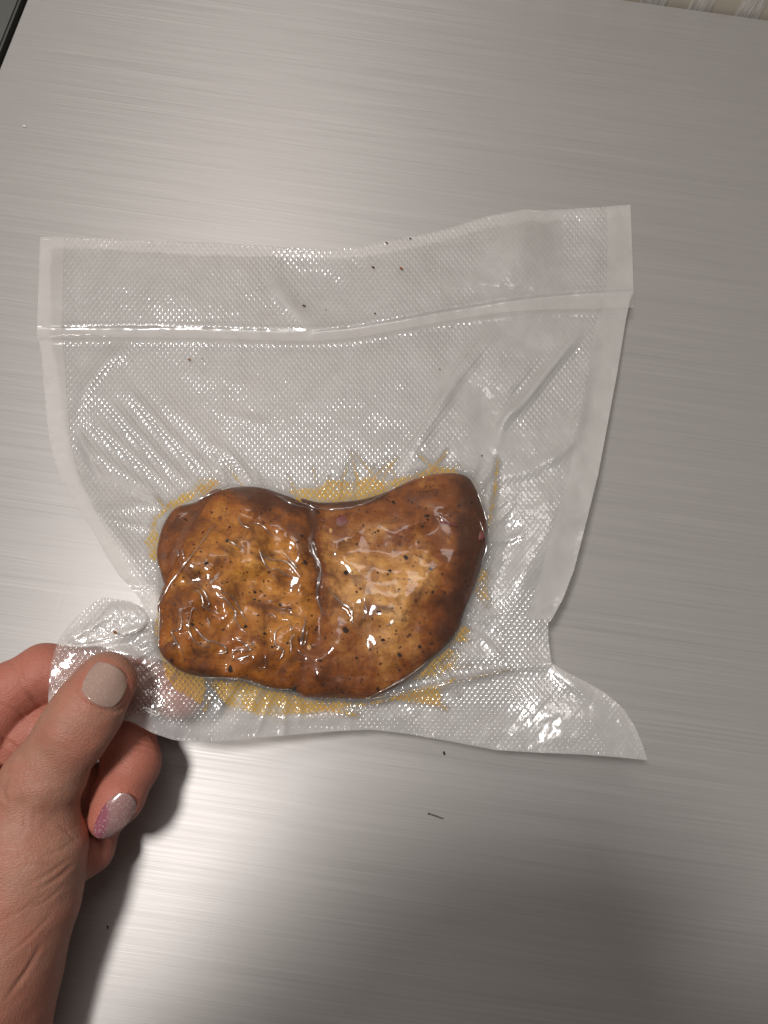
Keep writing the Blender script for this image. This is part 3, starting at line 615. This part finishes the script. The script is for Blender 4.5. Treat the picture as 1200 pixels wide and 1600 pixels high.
# ------------------------------------------------------------------ the meat
def build_meat(name, P, k, label, cols):
    x, y, F, rim = fill_grid(P, 2.2)
    root = empty(name, tuple(at(*np.array(P).mean(0), Z0)))
    tag(root, label, 'smoked meat', 'pieces of smoked meat in the bag')
    z = base_film(x, y); mt = meat_top(x, y)
    if k == 0: mt = np.maximum(mt - 0.0004, 0.0005)
    dU, _ = seg_dist(x, y, MEAT_U, True); outer = rim & (dU < 4)
    fz = film_z(x, y)
    ztop = fz + np.where(outer, 0.001, mt - 0.0011 * np.clip(fbm(x / 15 + 2, y / 15 + 8 * k, 3) - 0.35, 0, 1) * sstep(0, .003, mt))
    d, _ = seg_dist(x, y, P, True)
    low = (0.0135 if k else 0.009) * np.sqrt(np.clip(1 - (1 - np.clip(d / 60, 0, 1)) ** 2, 0, 1))
    zbot = fz + 0.001 - np.where(outer, 0, np.minimum(mt * 0.8, low))
    if k == 2: ztop = ztop - .0002
    n = len(x)
    # roast: browner along the top and the far rim, as the skin is, plus painted shade along the seam
    if k == 2: ro = 0.60 + 0.95 * sstep(660, 750, x + 0.1 * (y - 880)) - 0.95 * np.exp(-(((x - 575) * .8 + (y - 890) * .3) / 75) ** 2 - (((y - 895) * .9 - (x - 575) * .15) / 62) ** 2) - 0.6 * np.exp(-((x - 650) / 40) ** 2 - ((y - 900) / 60) ** 2) - .45 * np.exp(-((x - 590) / 60) ** 2 - ((y - 1000) / 60) ** 2)
    elif k == 1: ro = 0.12 + 0.9 * sstep(860, 780, y) * sstep(330, 420, x) + 0.35 * sstep(25, 0, d) + 0.4 * np.exp(-((x - 290) / 35) ** 2 - ((y - 940) / 40) ** 2) + .45 * sstep(1000, 1045, y) * sstep(380, 300, x) - .15 * np.exp(-((x - 400) / 60) ** 2 - ((y - 900) / 60) ** 2)
    else: ro = 0.5 + 0 * x
    if k: ro = ro + .75 * sstep(1000, 900, y) * np.exp(-(seg_dist(x, y, [(488, 796), (493, 823), (487, 847), (496, 878), (502, 897), (496, 931), (502, 957), (499, 1000), (478, 1015), (472, 1041), (470, 1070)])[0] / 8) ** 2) + 1.0 * np.exp(-(seg_dist(x, y, [(400, 762), (440, 772), (480, 783), (540, 786), (600, 772)])[0] / 7) ** 2)  # shade of the seam groove painted into the colour; dark line along the top
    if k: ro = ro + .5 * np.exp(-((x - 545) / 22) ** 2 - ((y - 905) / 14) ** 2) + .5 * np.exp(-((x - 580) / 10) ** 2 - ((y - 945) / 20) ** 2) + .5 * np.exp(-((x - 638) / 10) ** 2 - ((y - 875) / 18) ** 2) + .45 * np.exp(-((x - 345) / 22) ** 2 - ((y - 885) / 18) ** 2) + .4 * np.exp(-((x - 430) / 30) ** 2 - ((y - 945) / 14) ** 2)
    V = np.vstack([at(x, y, ztop), at(x, y, zbot)]); FF = np.vstack([F, F[:, ::-1] + n])
    skin = mesh_np('meat', V, FF, mat_meat(name + '_roast', 3.1 * k + 1, *cols), attrs={'roast_seam_shade': np.clip(np.concatenate([ro, ro]), -.12, 1.25)})
    import bmesh
    bm = bmesh.new(); bm.from_mesh(skin.data); bmesh.ops.remove_doubles(bm, verts=[v for v in bm.verts if v.is_boundary], dist=0.0001); bm.to_mesh(skin.data); bm.free()
    adopt(skin, root)
    return root, skin
CA = ((0.60, 0.265, 0.050), (0.32, 0.100, 0.013), (0.095, 0.030, 0.011))
CB = ((0.60, 0.300, 0.085), (0.25, 0.076, 0.016), (0.078, 0.026, 0.011))
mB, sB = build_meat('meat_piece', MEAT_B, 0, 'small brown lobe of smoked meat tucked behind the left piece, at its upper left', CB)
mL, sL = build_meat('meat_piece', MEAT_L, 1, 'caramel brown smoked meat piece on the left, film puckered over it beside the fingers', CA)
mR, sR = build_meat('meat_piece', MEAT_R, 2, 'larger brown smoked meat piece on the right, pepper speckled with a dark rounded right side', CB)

# pepper, seeds and flakes lying on the meat under the film
def flake_mesh(name, n, seed, m):
    r = np.random.RandomState(seed); import bmesh
    bm = bmesh.new(); bmesh.ops.create_icosphere(bm, subdivisions=1, radius=1)
    for v in bm.verts:
        v.co = v.co * (0.7 + 0.6 * r.rand()); v.co.z *= 0.45
    me = bpy.data.meshes.new(name); bm.to_mesh(me); bm.free(); me.materials.append(m); return me
M_PEP = mat_simple('black_pepper', (0.040, 0.022, 0.015), 0.8, 0, 0.5, 2000, spec=.1)
M_DRY = mat_simple('brown_rub', (0.10, 0.035, 0.016), 0.8, 0, 0.5, 2000, spec=.1)
M_SEED = mat_simple('chilli_seed', (0.52, 0.27, 0.10), 0.5, 0, 0.1, 2000)
M_CHI = mat_simple('red_chilli', (0.14, 0.018, 0.014), 0.4, 0, 0.3, 2000)
PEPS = [flake_mesh('pepper_flake', 1, s, M_PEP) for s in range(4)]; DRYS = [flake_mesh('rub_flake', 1, s + 9, M_DRY) for s in range(3)]
SEED = flake_mesh('chilli_seed', 1, 30, M_SEED); CHI = flake_mesh('chilli_flake', 1, 33, M_CHI)
def fz1(x, y):
    x = np.atleast_1d(np.asarray(x, float)); y = np.atleast_1d(np.asarray(y, float)); return film_z(x, y) + meat_top(x, y)
def put(me, name, root, x, y, r, sy=1.0, rot=0.0, dz=0.00005):
    o = bpy.data.objects.new(name, me); COL.objects.link(o)
    p = at(np.array([x]), np.array([y]), fz1(x, y) + dz)[0]
    o.parent = root; o.location = Vector(p) - root.location
    s = r * 0.00026; o.scale = (s, s * sy, min(s, 0.0008)); o.rotation_euler = (0, 0, rot); return o
named = [(541,894,6),(609,892,5),(654,847,3.6),(673,889,5),(667,806,7,.6),(676,925,5,.7),(590,895,3),(656,1010,5),(624,1023,5),(557,1028,4),(495,980,4),(540,985,7,1.3),(592,956,5,.7),(598,1000,6,.7),(717,790,4),(736,785,5),(634,871,6),(660,822,4),(615,785,7,.6),(704,806,3),(590,1076,4),(504,1070,3),
         (476,878,8,.6),(422,797,4),(471,837,4),(413,990,4),(425,1011,4),(449,1005,4),(485,1010,4),(493,984,4),(355,845,6,.8),(269,1031,7,.7),(398,925,4),(407,924,4,.5),(360,1045,9,.7),(383,980,6,.6),(290,812,5,.5),(438,945,5),(322,880,6),(300,975,5,.7)]
for i, t in enumerate(named):
    root = mR if (inside(np.array([float(t[0])]), np.array([float(t[1])]), MEAT_R)[0]) else mL
    put(PEPS[i % 4], 'pepper_flake', root, t[0], t[1], t[2] * 0.72, t[3] if len(t) > 3 else 0.9, random.uniform(0, 3))
cnt = 0
while cnt < 280:
    x, y = random.uniform(245, 762), random.uniform(740, 1092)
    a, b = np.array([x]), np.array([y])
    iR, iL = inside(a, b, MEAT_R)[0], inside(a, b, MEAT_L)[0]
    if not (iR or iL): continue
    P = MEAT_R if iR else MEAT_L
    if seg_dist(a, b, P, True)[0][0] < 7: continue
    me = random.choice(PEPS[:1] + DRYS + DRYS)
    put(me, 'pepper_flake' if me in PEPS else 'rub_flake', mR if iR else mL, x, y, random.uniform(0.8, 2.6) * (1 if random.random() < .85 else 1.5), random.uniform(.5, 1), random.uniform(0, 3)); cnt += 1
put(SEED, 'chilli_seed', mR, 517, 829, 4.5, .9); put(SEED, 'chilli_seed', mR, 483, 1012, 5.0, .9); put(SEED, 'chilli_seed', mR, 541, 843, 4, .9)
put(CHI, 'chilli_flake', mR, 534, 815, 10, 1.2, 0.2); put(CHI, 'chilli_flake', mR, 700, 818, 16, .25, -0.1); put(CHI, 'chilli_flake', mR, 752, 838, 5, 2.0)

# ------------------------------------------------------------------ marinade oil seeped between the films
def oil(polys):
    Vs, Fs, W, UV = [], [], [], []; n = 0
    for P, wet in polys:
        P = np.array(P, float)
        x, y, F, rim = fill_grid(P, 2.0)
        z = film_z(x, y) + bulge(x, y)[1] * 0 - 0.0004
        d, _ = seg_dist(x, y, P, True)
        Vs.append(at(x, y, z)); Fs.append(F + n); n += len(x); W.append(wet * sstep(-1, 5, d + 3 * (fbm(x / 6, y / 6, 2) - .3))); UV.append(np.column_stack([x, y]))
    return mesh_np('marinade', np.vstack(Vs), np.vstack(Fs), mat_oil(), attrs={'wet': np.concatenate(W)}, uv=np.vstack(UV))
oilo = oil(OIL); tag(oilo, 'amber oily marinade seeped between the films round the edge of the meat', 'marinade', kind='stuff')

# ------------------------------------------------------------------ the hand, one continuous surface from a distance field
def surface_nets(V, org, h):
    s = V < 0
    nx, ny, nz = V.shape
    cs = np.zeros((nx - 1, ny - 1, nz - 1), np.int8)
    for a in (0, 1):
        for b in (0, 1):
            for c in (0, 1): cs += s[a:nx - 1 + a, b:ny - 1 + b, c:nz - 1 + c]
    act = (cs > 0) & (cs < 8)
    I, J, K = np.nonzero(act); n = len(I)
    idx = -np.ones(act.shape, np.int64); idx[I, J, K] = np.arange(n)
    acc = np.zeros((n, 3)); cnt = np.zeros(n)
    cor = [(a, b, c) for a in (0, 1) for b in (0, 1) for c in (0, 1)]
    for p in cor:
        for ax in range(3):
            if p[ax]: continue
            q = list(p); q[ax] = 1
            v0 = V[I + p[0], J + p[1], K + p[2]]; v1 = V[I + q[0], J + q[1], K + q[2]]
            m = (v0 < 0) != (v1 < 0)
            t = v0 / np.where(m, v0 - v1, 1)
            P = np.tile(np.array(p, float), (n, 1)); P[:, ax] = t
            acc[m] += P[m]; cnt[m] += 1
    P = acc / cnt[:, None] + np.column_stack([I, J, K])
    Q = []
    for ax in range(3):
        sl0 = [slice(None)] * 3; sl1 = [slice(None)] * 3; sl0[ax] = slice(0, -1); sl1[ax] = slice(1, None)
        a = s[tuple(sl0)]; b = s[tuple(sl1)]; e = a != b
        i, j, k = np.nonzero(e); E = [i, j, k]; u, v = [(1, 2), (2, 0), (0, 1)][ax]
        ok = (E[u] > 0) & (E[v] > 0) & (E[u] < V.shape[u] - 1) & (E[v] < V.shape[v] - 1)
        i, j, k = i[ok], j[ok], k[ok]; E = np.stack([i, j, k]); sg = a[i, j, k]
        def cell(du, dv):
            C = E.copy(); C[u] -= du; C[v] -= dv; return idx[C[0], C[1], C[2]]
        q = np.stack([cell(1, 1), cell(0, 1), cell(0, 0), cell(1, 0)], 1)
        q[~sg] = q[~sg][:, ::-1]; Q.append(q)
    return org + P * h, np.vstack(Q)
def capsule(P, a, b, ra, rb):
    d = b - a; t = np.clip(((P - a) @ d) / (d @ d + 1e-12), 0, 1)
    return np.linalg.norm(P - a - t[..., None] * d, axis=-1) - (ra + (rb - ra) * t)
def smin(a, b, k):
    h = np.clip(0.5 + 0.5 * (b - a) / k, 0, 1); return b * (1 - h) + a * h - k * h * (1 - h)
def chain(P, pts, k=0.004):
    d = None
    for (a, ra), (b, rb) in zip(pts[:-1], pts[1:]):
        q = capsule(P, a, b, ra, rb); d = q if d is None else smin(d, q, k)
    return d
def J(px, py, z, r): return (at(px, py, z), r)       # a joint seen at a photo pixel
THUMB = [J(30,1300,.040,.0165), J(66,1222,.050,.0135), J(118,1140,.0565,.0118), J(140,1105,.0560,.0116), J(164,1068,.0530,.0100), J(169,1062,.0520,.0096)]
INDEX = [J(-150,1230,.022,.0125), J(-40,1150,.026,.0120), J(20,1078,.027,.0110), J(70,1052,.026,.0112), J(150,1055,.0240,.0108), J(225,1070,.0230,.0108), J(283,1088,.0240,.0095)]
MIDDLE = [J(-120,1270,.014,.0125), J(40,1150,.017,.0115), J(120,1118,.018,.0110), J(195,1150,.022,.0112), J(205,1192,.028,.0108), J(183,1248,.034,.0092), J(168,1278,.036,.0070)]
RING = [J(-110,1330,.010,.0120), J(40,1220,.010,.0110), J(120,1230,.012,.0105), J(150,1275,.017,.0105), J(138,1325,.024,.0092), J(120,1345,.027,.0080)]
LITTLE = [J(-120,1380,.010,.0110), J(-20,1290,.009,.0100), J(50,1290,.010,.0092), J(85,1330,.013,.0090), J(75,1375,.018,.0080)]
PALM = [J(-150,1290,.020,.026), J(-90,1400,.024,.028), J(-60,1520,.026,.027), J(-90,1700,.026,.026), J(-130,1900,.026,.030)]
THENAR = [J(42,1262,.046,.0140), J(46,1325,.043,.0170), J(24,1400,.038,.0200), J(-25,1500,.034,.0230), J(-75,1620,.030,.0250), J(-120,1760,.028,.027)]
WEB = [J(-150,1240,.026,.018), J(-60,1270,.036,.016), J(10,1300,.040,.015)]
def hand_field(P):
    d = chain(P, PALM, .02); d = smin(d, chain(P, THENAR, .01), .010); d = smin(d, chain(P, WEB, .01), .008)
    d = smin(d, chain(P, THUMB), .004)
    for c in (LITTLE, RING, MIDDLE, INDEX): d = smin(d, chain(P, c, .003), .0009)
    return d
HAND_CREASES = [([(127,1056),(124,1080),(148,1100),(180,1111),(199,1096),(201,1070)], 1.6, .0009), ([(203,1240),(210,1258),(200,1285)], 1.3, .0005), ([(84,1160),(104,1172),(128,1180)], .9, .0002), ([(0,1100),(25,1110),(48,1128)], 1.6, .0005), ([(12,1030),(30,1050),(36,1075)], 1.8, .0005), ([(0,1200),(14,1206),(30,1206)], 1.4, .0004), ([(215,1130),(232,1142),(243,1160)], 1.4, .0004), ([(196,1150),(216,1160),(238,1166)], 1.2, .0004), ([(70,1280),(95,1290),(122,1318)], 1.1, .0003), ([(40,1310),(70,1322),(100,1345)], 1.1, .0003), ([(20,1360),(55,1350),(90,1352)], 1.2, .0003), ([(0,1440),(30,1425),(70,1398)], 1.3, .0003),
    ([(96,1128),(112,1138),(135,1150),(160,1156)], 1.1, .00035), ([(92,1136),(110,1148),(140,1160),(158,1164)], 1.0, .00030), ([(88,1146),(104,1158),(134,1170)], .9, .00022), ([(100,1120),(130,1134),(166,1142)], 0.9, .0002),
    ([(0,1151),(18,1163),(37,1178)], 2.2, .0010), ([(40,1078),(55,1095),(74,1108)], 2.2, .0010), ([(10,1225),(4,1240),(12,1252)], 2.0, .0009),
    ([(60,1390),(85,1375),(112,1352)], 1.8, .0006), ([(50,1378),(80,1362),(115,1335)], 1.6, .0005), ([(40,1420),(70,1410),(98,1385)], 1.4, .0004), ([(65,1340),(95,1328),(120,1310)], 1.4, .0004), ([(55,1312),(90,1306),(122,1290)], 1.2, .0003),
    ([(20,1245),(24,1275),(16,1300)], 1.2, .0003), ([(34,1240),(40,1272),(34,1305)], 1.2, .0003), ([(50,1240),(56,1270),(52,1300)], 1.2, .00025), ([(8,1290),(30,1330),(35,1370)], 1.3, .0003),
    ([(10,1560),(40,1520),(62,1480)], 2.2, .0006), ([(0,1500),(40,1470),(80,1430)], 1.6, .0003), ([(210,1170),(228,1172),(240,1176)], 1.2, .0004), ([(212,1180),(230,1184),(243,1186)], 1.1, .0003), ([(150,1300),(172,1318)], 1.2, .0003)]
def refine_smooth(V, F, it=2):
    E = np.vstack([F[:, [0, 1]], F[:, [1, 2]], F[:, [2, 3]], F[:, [3, 0]]])
    for _ in range(it):
        acc = np.zeros_like(V); c = np.zeros(len(V))
        np.add.at(acc, E[:, 0], V[E[:, 1]]); np.add.at(acc, E[:, 1], V[E[:, 0]]); np.add.at(c, E[:, 0], 1); np.add.at(c, E[:, 1], 1)
        V = V * 0.5 + 0.5 * acc / c[:, None]
    return V
def build_hand():
    root = empty('person', tuple(at(40, 1350, .03)))
    tag(root, 'bare left hand with short glittery pale nails pinching the corner of the plastic bag', 'person')
    h = 0.0008
    lo = at(-160, 1650, .0)[:2]; 
    x0, x1 = at(-130, 1300, .03)[0], at(345, 1100, .03)[0]
    y0, y1 = at(0, 1700, .03)[1], at(60, 960, .02)[1]
    xs = np.arange(x0, x1, h); ys = np.arange(y0, y1, h); zs = np.arange(0.0005, 0.076, h)
    G = np.stack(np.meshgrid(xs, ys, zs, indexing='ij'), -1).astype(np.float32)
    D = hand_field(G)
    # close the forearm where the box ends
    D[0] = D[-1] = 1e-3; D[:, 0] = D[:, -1] = 1e-3; D[:, :, 0] = D[:, :, -1] = 1e-3
    V, F = surface_nets(D, np.array([x0, y0, 0.0005]), h)
    V = refine_smooth(V, F, 2)
    px, py = topix(V)
    # normals from the field
    e = 4e-4; n = np.stack([hand_field(V + np.eye(3)[i] * e) - hand_field(V - np.eye(3)[i] * e) for i in range(3)], 1); n /= np.linalg.norm(n, axis=1)[:, None] + 1e-9
    disp = np.zeros(len(V))
    up = np.clip(n @ ((CP - V.mean(0)) / np.linalg.norm(CP - V.mean(0))) * 2, 0, 1)
    for P, w, a in HAND_CREASES:
        d, t = seg_dist(px, py, spline(P, 4, False) if len(P) > 2 else P); en = np.sin(np.clip(t, .05, .95) * math.pi) ** .5
        disp -= .9 * a * en * np.exp(-(d / (w * 1.6)) ** 2) * up; disp += a * .18 * en * np.exp(-((d - w * 3.4) / (w * 1.6)) ** 2) * up
    disp += (fbm(V[:, 0] * 90, V[:, 1] * 90 + V[:, 2] * 60, 3) - .5) * .0011
    V = V + n * disp[:, None]
    fl = 0.25 + 0.65 * sstep(1260, 1100, py + 0.9 * (60 - px)) * 0 + 0 * px
    dT = chain(V, THUMB + []); dI = chain(V, INDEX); dM = chain(V, MIDDLE); dR = chain(V, RING)
    fl = np.where(np.minimum(dI, dM) < dT, 0.85, 0.22); fl = np.where((dR < dT) & (dR < dM), 0.35, fl)
    dm, _ = seg_dist(px, py, [(182,1240),(150,1290)]); fl = np.where((dM < dT), 0.85 + .15 * np.exp(-(dm / 25) ** 2), fl)
    dn, _ = seg_dist(px, py, [(130,1068),(165,1035),(202,1065),(198,1100)]); fl = np.where(dT < np.minimum(dI, dM), np.maximum(fl, .9 * np.exp(-(dn / 11) ** 2)), fl)
    fl = np.maximum(fl, .55 * sstep(1440, 1600, py) * (dM > .004)); fl = np.maximum(fl, .35 * sstep(1300, 1420, py - .4 * px))
    # soften the colour boundaries
    E = np.vstack([F[:, [0, 1]], F[:, [1, 2]], F[:, [2, 3]], F[:, [3, 0]]])
    for _ in range(6):
        acc = np.zeros(len(V)); c = np.zeros(len(V)); np.add.at(acc, E[:, 0], fl[E[:, 1]]); np.add.at(acc, E[:, 1], fl[E[:, 0]]); np.add.at(c, E[:, 0], 1); np.add.at(c, E[:, 1], 1)
        fl = .4 * fl + .6 * acc / c
    hand = mesh_np('hand', V, F, mat_skin(), attrs={'flush': fl}); adopt(hand, root)
    return root, hand, V, n
person, hand, HV, HN = build_hand()
from mathutils.bvhtree import BVHTree
_bv = BVHTree.FromPolygons([tuple(v) for v in HV], [tuple(p.vertices) for p in hand.data.polygons])
def nail(cx, cy, ax, hl, hw, m, tipf, lift=0.0007, point=0.0, arch=0.0009):
    """a nail plate laid on the fingertip: ax = direction towards its free edge, half length, half width in px"""
    ax = np.array(ax, float); ax /= np.linalg.norm(ax); nx = np.array([-ax[1], ax[0]])
    nu, nv = 26, 26; V, T = [], []
    ok = []
    for i in range(nu):
        for j in range(nv):
            u = -1 + 2 * i / (nu - 1); v = -1 + 2 * j / (nv - 1)
            # squircle: square mapped to rounded outline, the free edge narrower
            uu = u * math.sqrt(1 - v * v * 0.42); vv = v * math.sqrt(1 - u * u * 0.30) * (1 - point * max(0, u))
            p = np.array([cx, cy]) + ax * hl * uu + nx * hw * vv
            d = FW + (p[0] - 600) / FPX * RT - (p[1] - 800) / FPX * UP
            hit = _bv.ray_cast(Vector(CP), Vector(d).normalized())
            V.append((p, hit[0], u, v)); T.append(tipf(u, v))
    zs = np.array([h[1].z if h[1] is not None and h[1].z > 0.02 else np.nan for h in V])
    A = []; B = []
    for (p, h, u, v), z in zip(V, zs):
        if not np.isnan(z) and abs(u) < .8 and abs(v) < .8: A.append([1, u, v, u * u, v * v, u * v]); B.append(z)
    c = np.linalg.lstsq(np.array(A), np.array(B), rcond=None)[0]
    c[3] = min(c[3], 0) ; c[4] = min(c[4], -0.0008)
    top = []
    for (p, h, u, v), z in zip(V, zs):
        zz = c @ np.array([1, u, v, u * u, v * v, u * v]) + lift + arch * (1 - v * v) * 0.3
        top.append(at(p[0], p[1], zz))
    top = np.array(top); bot = top - np.array([0, 0, 0.0007])
    idx = np.arange(nu * nv).reshape(nu, nv); q = np.stack([idx[:-1, :-1], idx[1:, :-1], idx[1:, 1:], idx[:-1, 1:]], -1).reshape(-1, 4)
    n = nu * nv; F = [*q, *(q[:, ::-1] + n)]
    ring = [*idx[0, :], *idx[1:, -1], *idx[-1, -2::-1], *idx[-2:0:-1, 0]]
    for a, b in zip(ring, ring[1:] + ring[:1]): F.append([a, b, b + n, a + n])
    o = mesh_np('nail', np.vstack([top, bot]), np.array(F), m, attrs={'tip': T + T}); o.parent = hand
    return o
# hand was adopted by its Empty; nails hang on the hand mesh, whose own frame is the world's
nail(164, 1070, (.50, -.86), 33, 33, mat_nail('thumb_nail_polish', (0.37, 0.25, 0.205), (0.36, 0.27, 0.23), .5), lambda u, v: 0.0)
tn = nail(178, 1276, (-.66, .76), 42, 23, mat_nail('finger_nail_polish', (0.32, 0.185, 0.175), (0.27, 0.085, 0.12), .8), lambda u, v: float(np.clip((u - .15 + .8 * v) * 2.2, 0, 1)), point=.30)
tn['label'] = 'glitter nail with a mauve pink tip'

# ------------------------------------------------------------------ the phone that takes the picture and the arm that holds it (they cast the soft shadow at the lower right)
def build_phone():
    root = empty('smartphone', (0, 0, HC + 0.01)); tag(root, 'dark smartphone held flat over the table taking the picture', 'phone')
    R = Matrix((Vector(RT), Vector(UP), Vector(-FW))).transposed().to_4x4()
    body = box('body', (-0.062, -0.142, 0.004), (0.013, 0.012, 0.012), mat_simple('black_glass', (0.02, 0.02, 0.022), 0.2), bev=0.002)
    body.matrix_world = Matrix.Translation(Vector(CP)) @ R; adopt(body, root)
    import bmesh
    bm = bmesh.new(); bmesh.ops.create_cone(bm, cap_ends=False, segments=24, radius1=.006, radius2=.006, depth=.0015)
    me = bpy.data.meshes.new('lens_ring'); bm.to_mesh(me); bm.free(); me.materials.append(mat_simple('lens_metal', (.3, .3, .3), .3, 1))
    o = bpy.data.objects.new('lens_ring', me); COL.objects.link(o); o.matrix_world = Matrix.Translation(Vector(CP)) @ R @ Matrix.Translation((0, 0, .0032)); adopt(o, root)
build_phone()
def build_body():
    """the photographer: right hand round the phone, stretched to widen its shadow, arms, torso and head, one coarse continuous surface"""
    h = 0.010; A = np.array
    xs = np.arange(-.62, .5, h); ys = np.arange(-1.0, .06, h); zs = np.arange(-.45, 1.0, h)
    G = np.stack(np.meshgrid(xs, ys, zs, indexing='ij'), -1).astype(np.float32)
    d = capsule(G, A([0, -.80, -.35]), A([0, -.74, .26]), .15, .17); d = smin(d, capsule(G, A([-.17, -.74, .33]), A([.17, -.74, .33]), .07, .07), .05)
    d = smin(d, capsule(G, A([0, -.72, .40]), A([0, -.66, .55]), .06, .055), .03); d = smin(d, capsule(G, A([0, -.62, .58]), A([0, -.60, .68]), .075, .09), .03)
    d = smin(d, chain(G, [(A([.19, -.73, .32]), .07), (A([.36, -.42, .22]), .062), (A([.19, -.17, .34]), .055), (A([.075, -.085, .375]), .034)], .02), .03)
    d = smin(d, chain(G, [(A([.075, -.085, .375]), .034), (A([.055, -.06, .385]), .030), (A([-.0, -.085, .392]), .032), (A([-.04, -.09, .39]), .030)], .01), .02)
    d = smin(d, chain(G, [(A([-.02, -.07, .40]), .03), (A([-.10, -.085, .395]), .030), (A([-.14, -.12, .39]), .030)], .02), .02)  # lump added to the unseen hand for a wider shadow
    for k in range(4): d = smin(d, chain(G, [(A([.0, -.022 - .024 * k, .40]), .015), (A([-.060 - .020 * k, -.018 - .022 * k, .392]), .015), (A([-.078 - .024 * k, -.014 - .022 * k, .377]), .018)], .004), .004)  # fingers overlong, shaped for the shadow they throw on the table
    d = smin(d, chain(G, [(A([-.19, -.73, .32]), .06), (A([-.36, -.52, .09]), .048), (at(-130, 1900, .035), .034)], .02), .03)
    V, F = surface_nets(d, A([-.62, -1.0, -.45]), h); V = refine_smooth(V, F, 1)
    adopt(mesh_np('body', V, F, mat_simple('dark_knit', (0.035, 0.03, 0.03), .9, 0, .3, 300)), person)
build_body()

# ------------------------------------------------------------------ crumbs and bits
def bit(name, label, cat, x, y, z, pts, r, m, group=None):
    """a small lumpy bit: tapered tube through px offsets"""
    import bmesh
    bm = bmesh.new(); c = Vector(at(x, y, z)); rings = []
    P = [Vector(at(x + a, y + b, z)) - c for a, b in pts]
    for i, p in enumerate(P):
        d = (P[min(i + 1, len(P) - 1)] - P[max(i - 1, 0)]).normalized(); s = Vector((-d.y, d.x, 0)).normalized(); rr = r[i]
        rings.append([bm.verts.new(p + (s * math.cos(t) + Vector((0, 0, 1)) * math.sin(t)) * rr * random.uniform(.8, 1.15) + Vector((0, 0, rr * .8))) for t in [k * math.pi / 3 for k in range(6)]])
    for A, B in zip(rings[:-1], rings[1:]):
        for k in range(6): bm.faces.new((A[k], A[(k + 1) % 6], B[(k + 1) % 6], B[k]))
    bm.faces.new(rings[0][::-1]); bm.faces.new(rings[-1])
    me = bpy.data.meshes.new(name); bm.to_mesh(me); bm.free(); me.materials.append(m)
    o = bpy.data.objects.new(name, me); COL.objects.link(o); o.location = c; tag(o, label, cat, group); return o
M_HERB = mat_simple('dried_herb', (0.13, 0.115, 0.075), 0.7, 0, .3, 1500); M_CR = mat_simple('orange_crumb', (0.30, 0.12, 0.03), 0.6); M_WH = mat_simple('white_crumb', (0.85, 0.83, 0.8), 0.5)
bit('herb_stalk', 'thin dry herb stalk lying on the metal table below the bag', 'herb', 681, 1275, 0, [(-12,-4),(-9,-3),(0,0),(8,3),(12,4)], [.0005,.0003,.00036,.00030,.00022], M_HERB)
bit('pepper_crumb', 'tiny dark crumb on the metal table just under the bag lower edge', 'crumb', 694, 1177, 0, [(-1,-3),(0,0),(1,3)], [.0003,.0005,.0003], M_PEP)
bit('dust_speck', 'tiny dark curved fibre on the bright metal beside the hand shadow', 'crumb', 168, 1449, 0, [(-1,-3),(1,-1),(0,3)], [.0002,.0003,.0002], M_PEP)
bit('white_crumb', 'tiny white crumb on the metal near the upper left corner', 'crumb', 38, 198, 0, [(-2,0),(0,0),(3,1)], [.0004,.0007,.0004], M_WH)
for x, y, r, m, lab in [(583,418,3,M_DRY,'brown spice crumb on the top strip of the bag, left of the orange one'), (627,420,3.4,M_CR,'orange spice crumb on the top strip of the bag'), (475,478,3,M_DRY,'small brown crumb on the bag beside the bright slanting crease'), (296,562,2.6,M_CR,'orange crumb below the weld on the left half of the bag'),
                        (641,373,2.2,M_DRY,'dark crumb at the bag top edge, right of the middle'), (604,380,2.4,M_DRY,'brown crumb at the bag top edge above the two orange crumbs'), (509,484,1.3,M_DRY,'dark dot on the bag just above the weld near the middle'), (316,561,1.4,M_DRY,'dark dot right of the orange crumb on the left of the bag'), (753,712,1.8,M_DRY,'dark dot above the right piece of meat beside the oil streak'), (687,577,1.4,M_DRY,'dark dot beside the long bright pleat on the bag right half'), (180,988,3.4,M_CR,'orange crumb inside the curled bag corner by the thumb'), (586,490,2,M_DRY,'faint brown crumb just above the weld, right of the middle')]:
    z = float(film_z(np.array([float(x)]), np.array([float(y)]))[0]) + (.0006 if x != 180 else .005)
    bit('spice_crumb', lab, 'crumb', x, y, z, [(-r * .8, -r * .3), (0, 0), (r * .8, r * .4)], [r * .00010, r * .00018, r * .00011], m, 'spice crumbs caught on the bag')
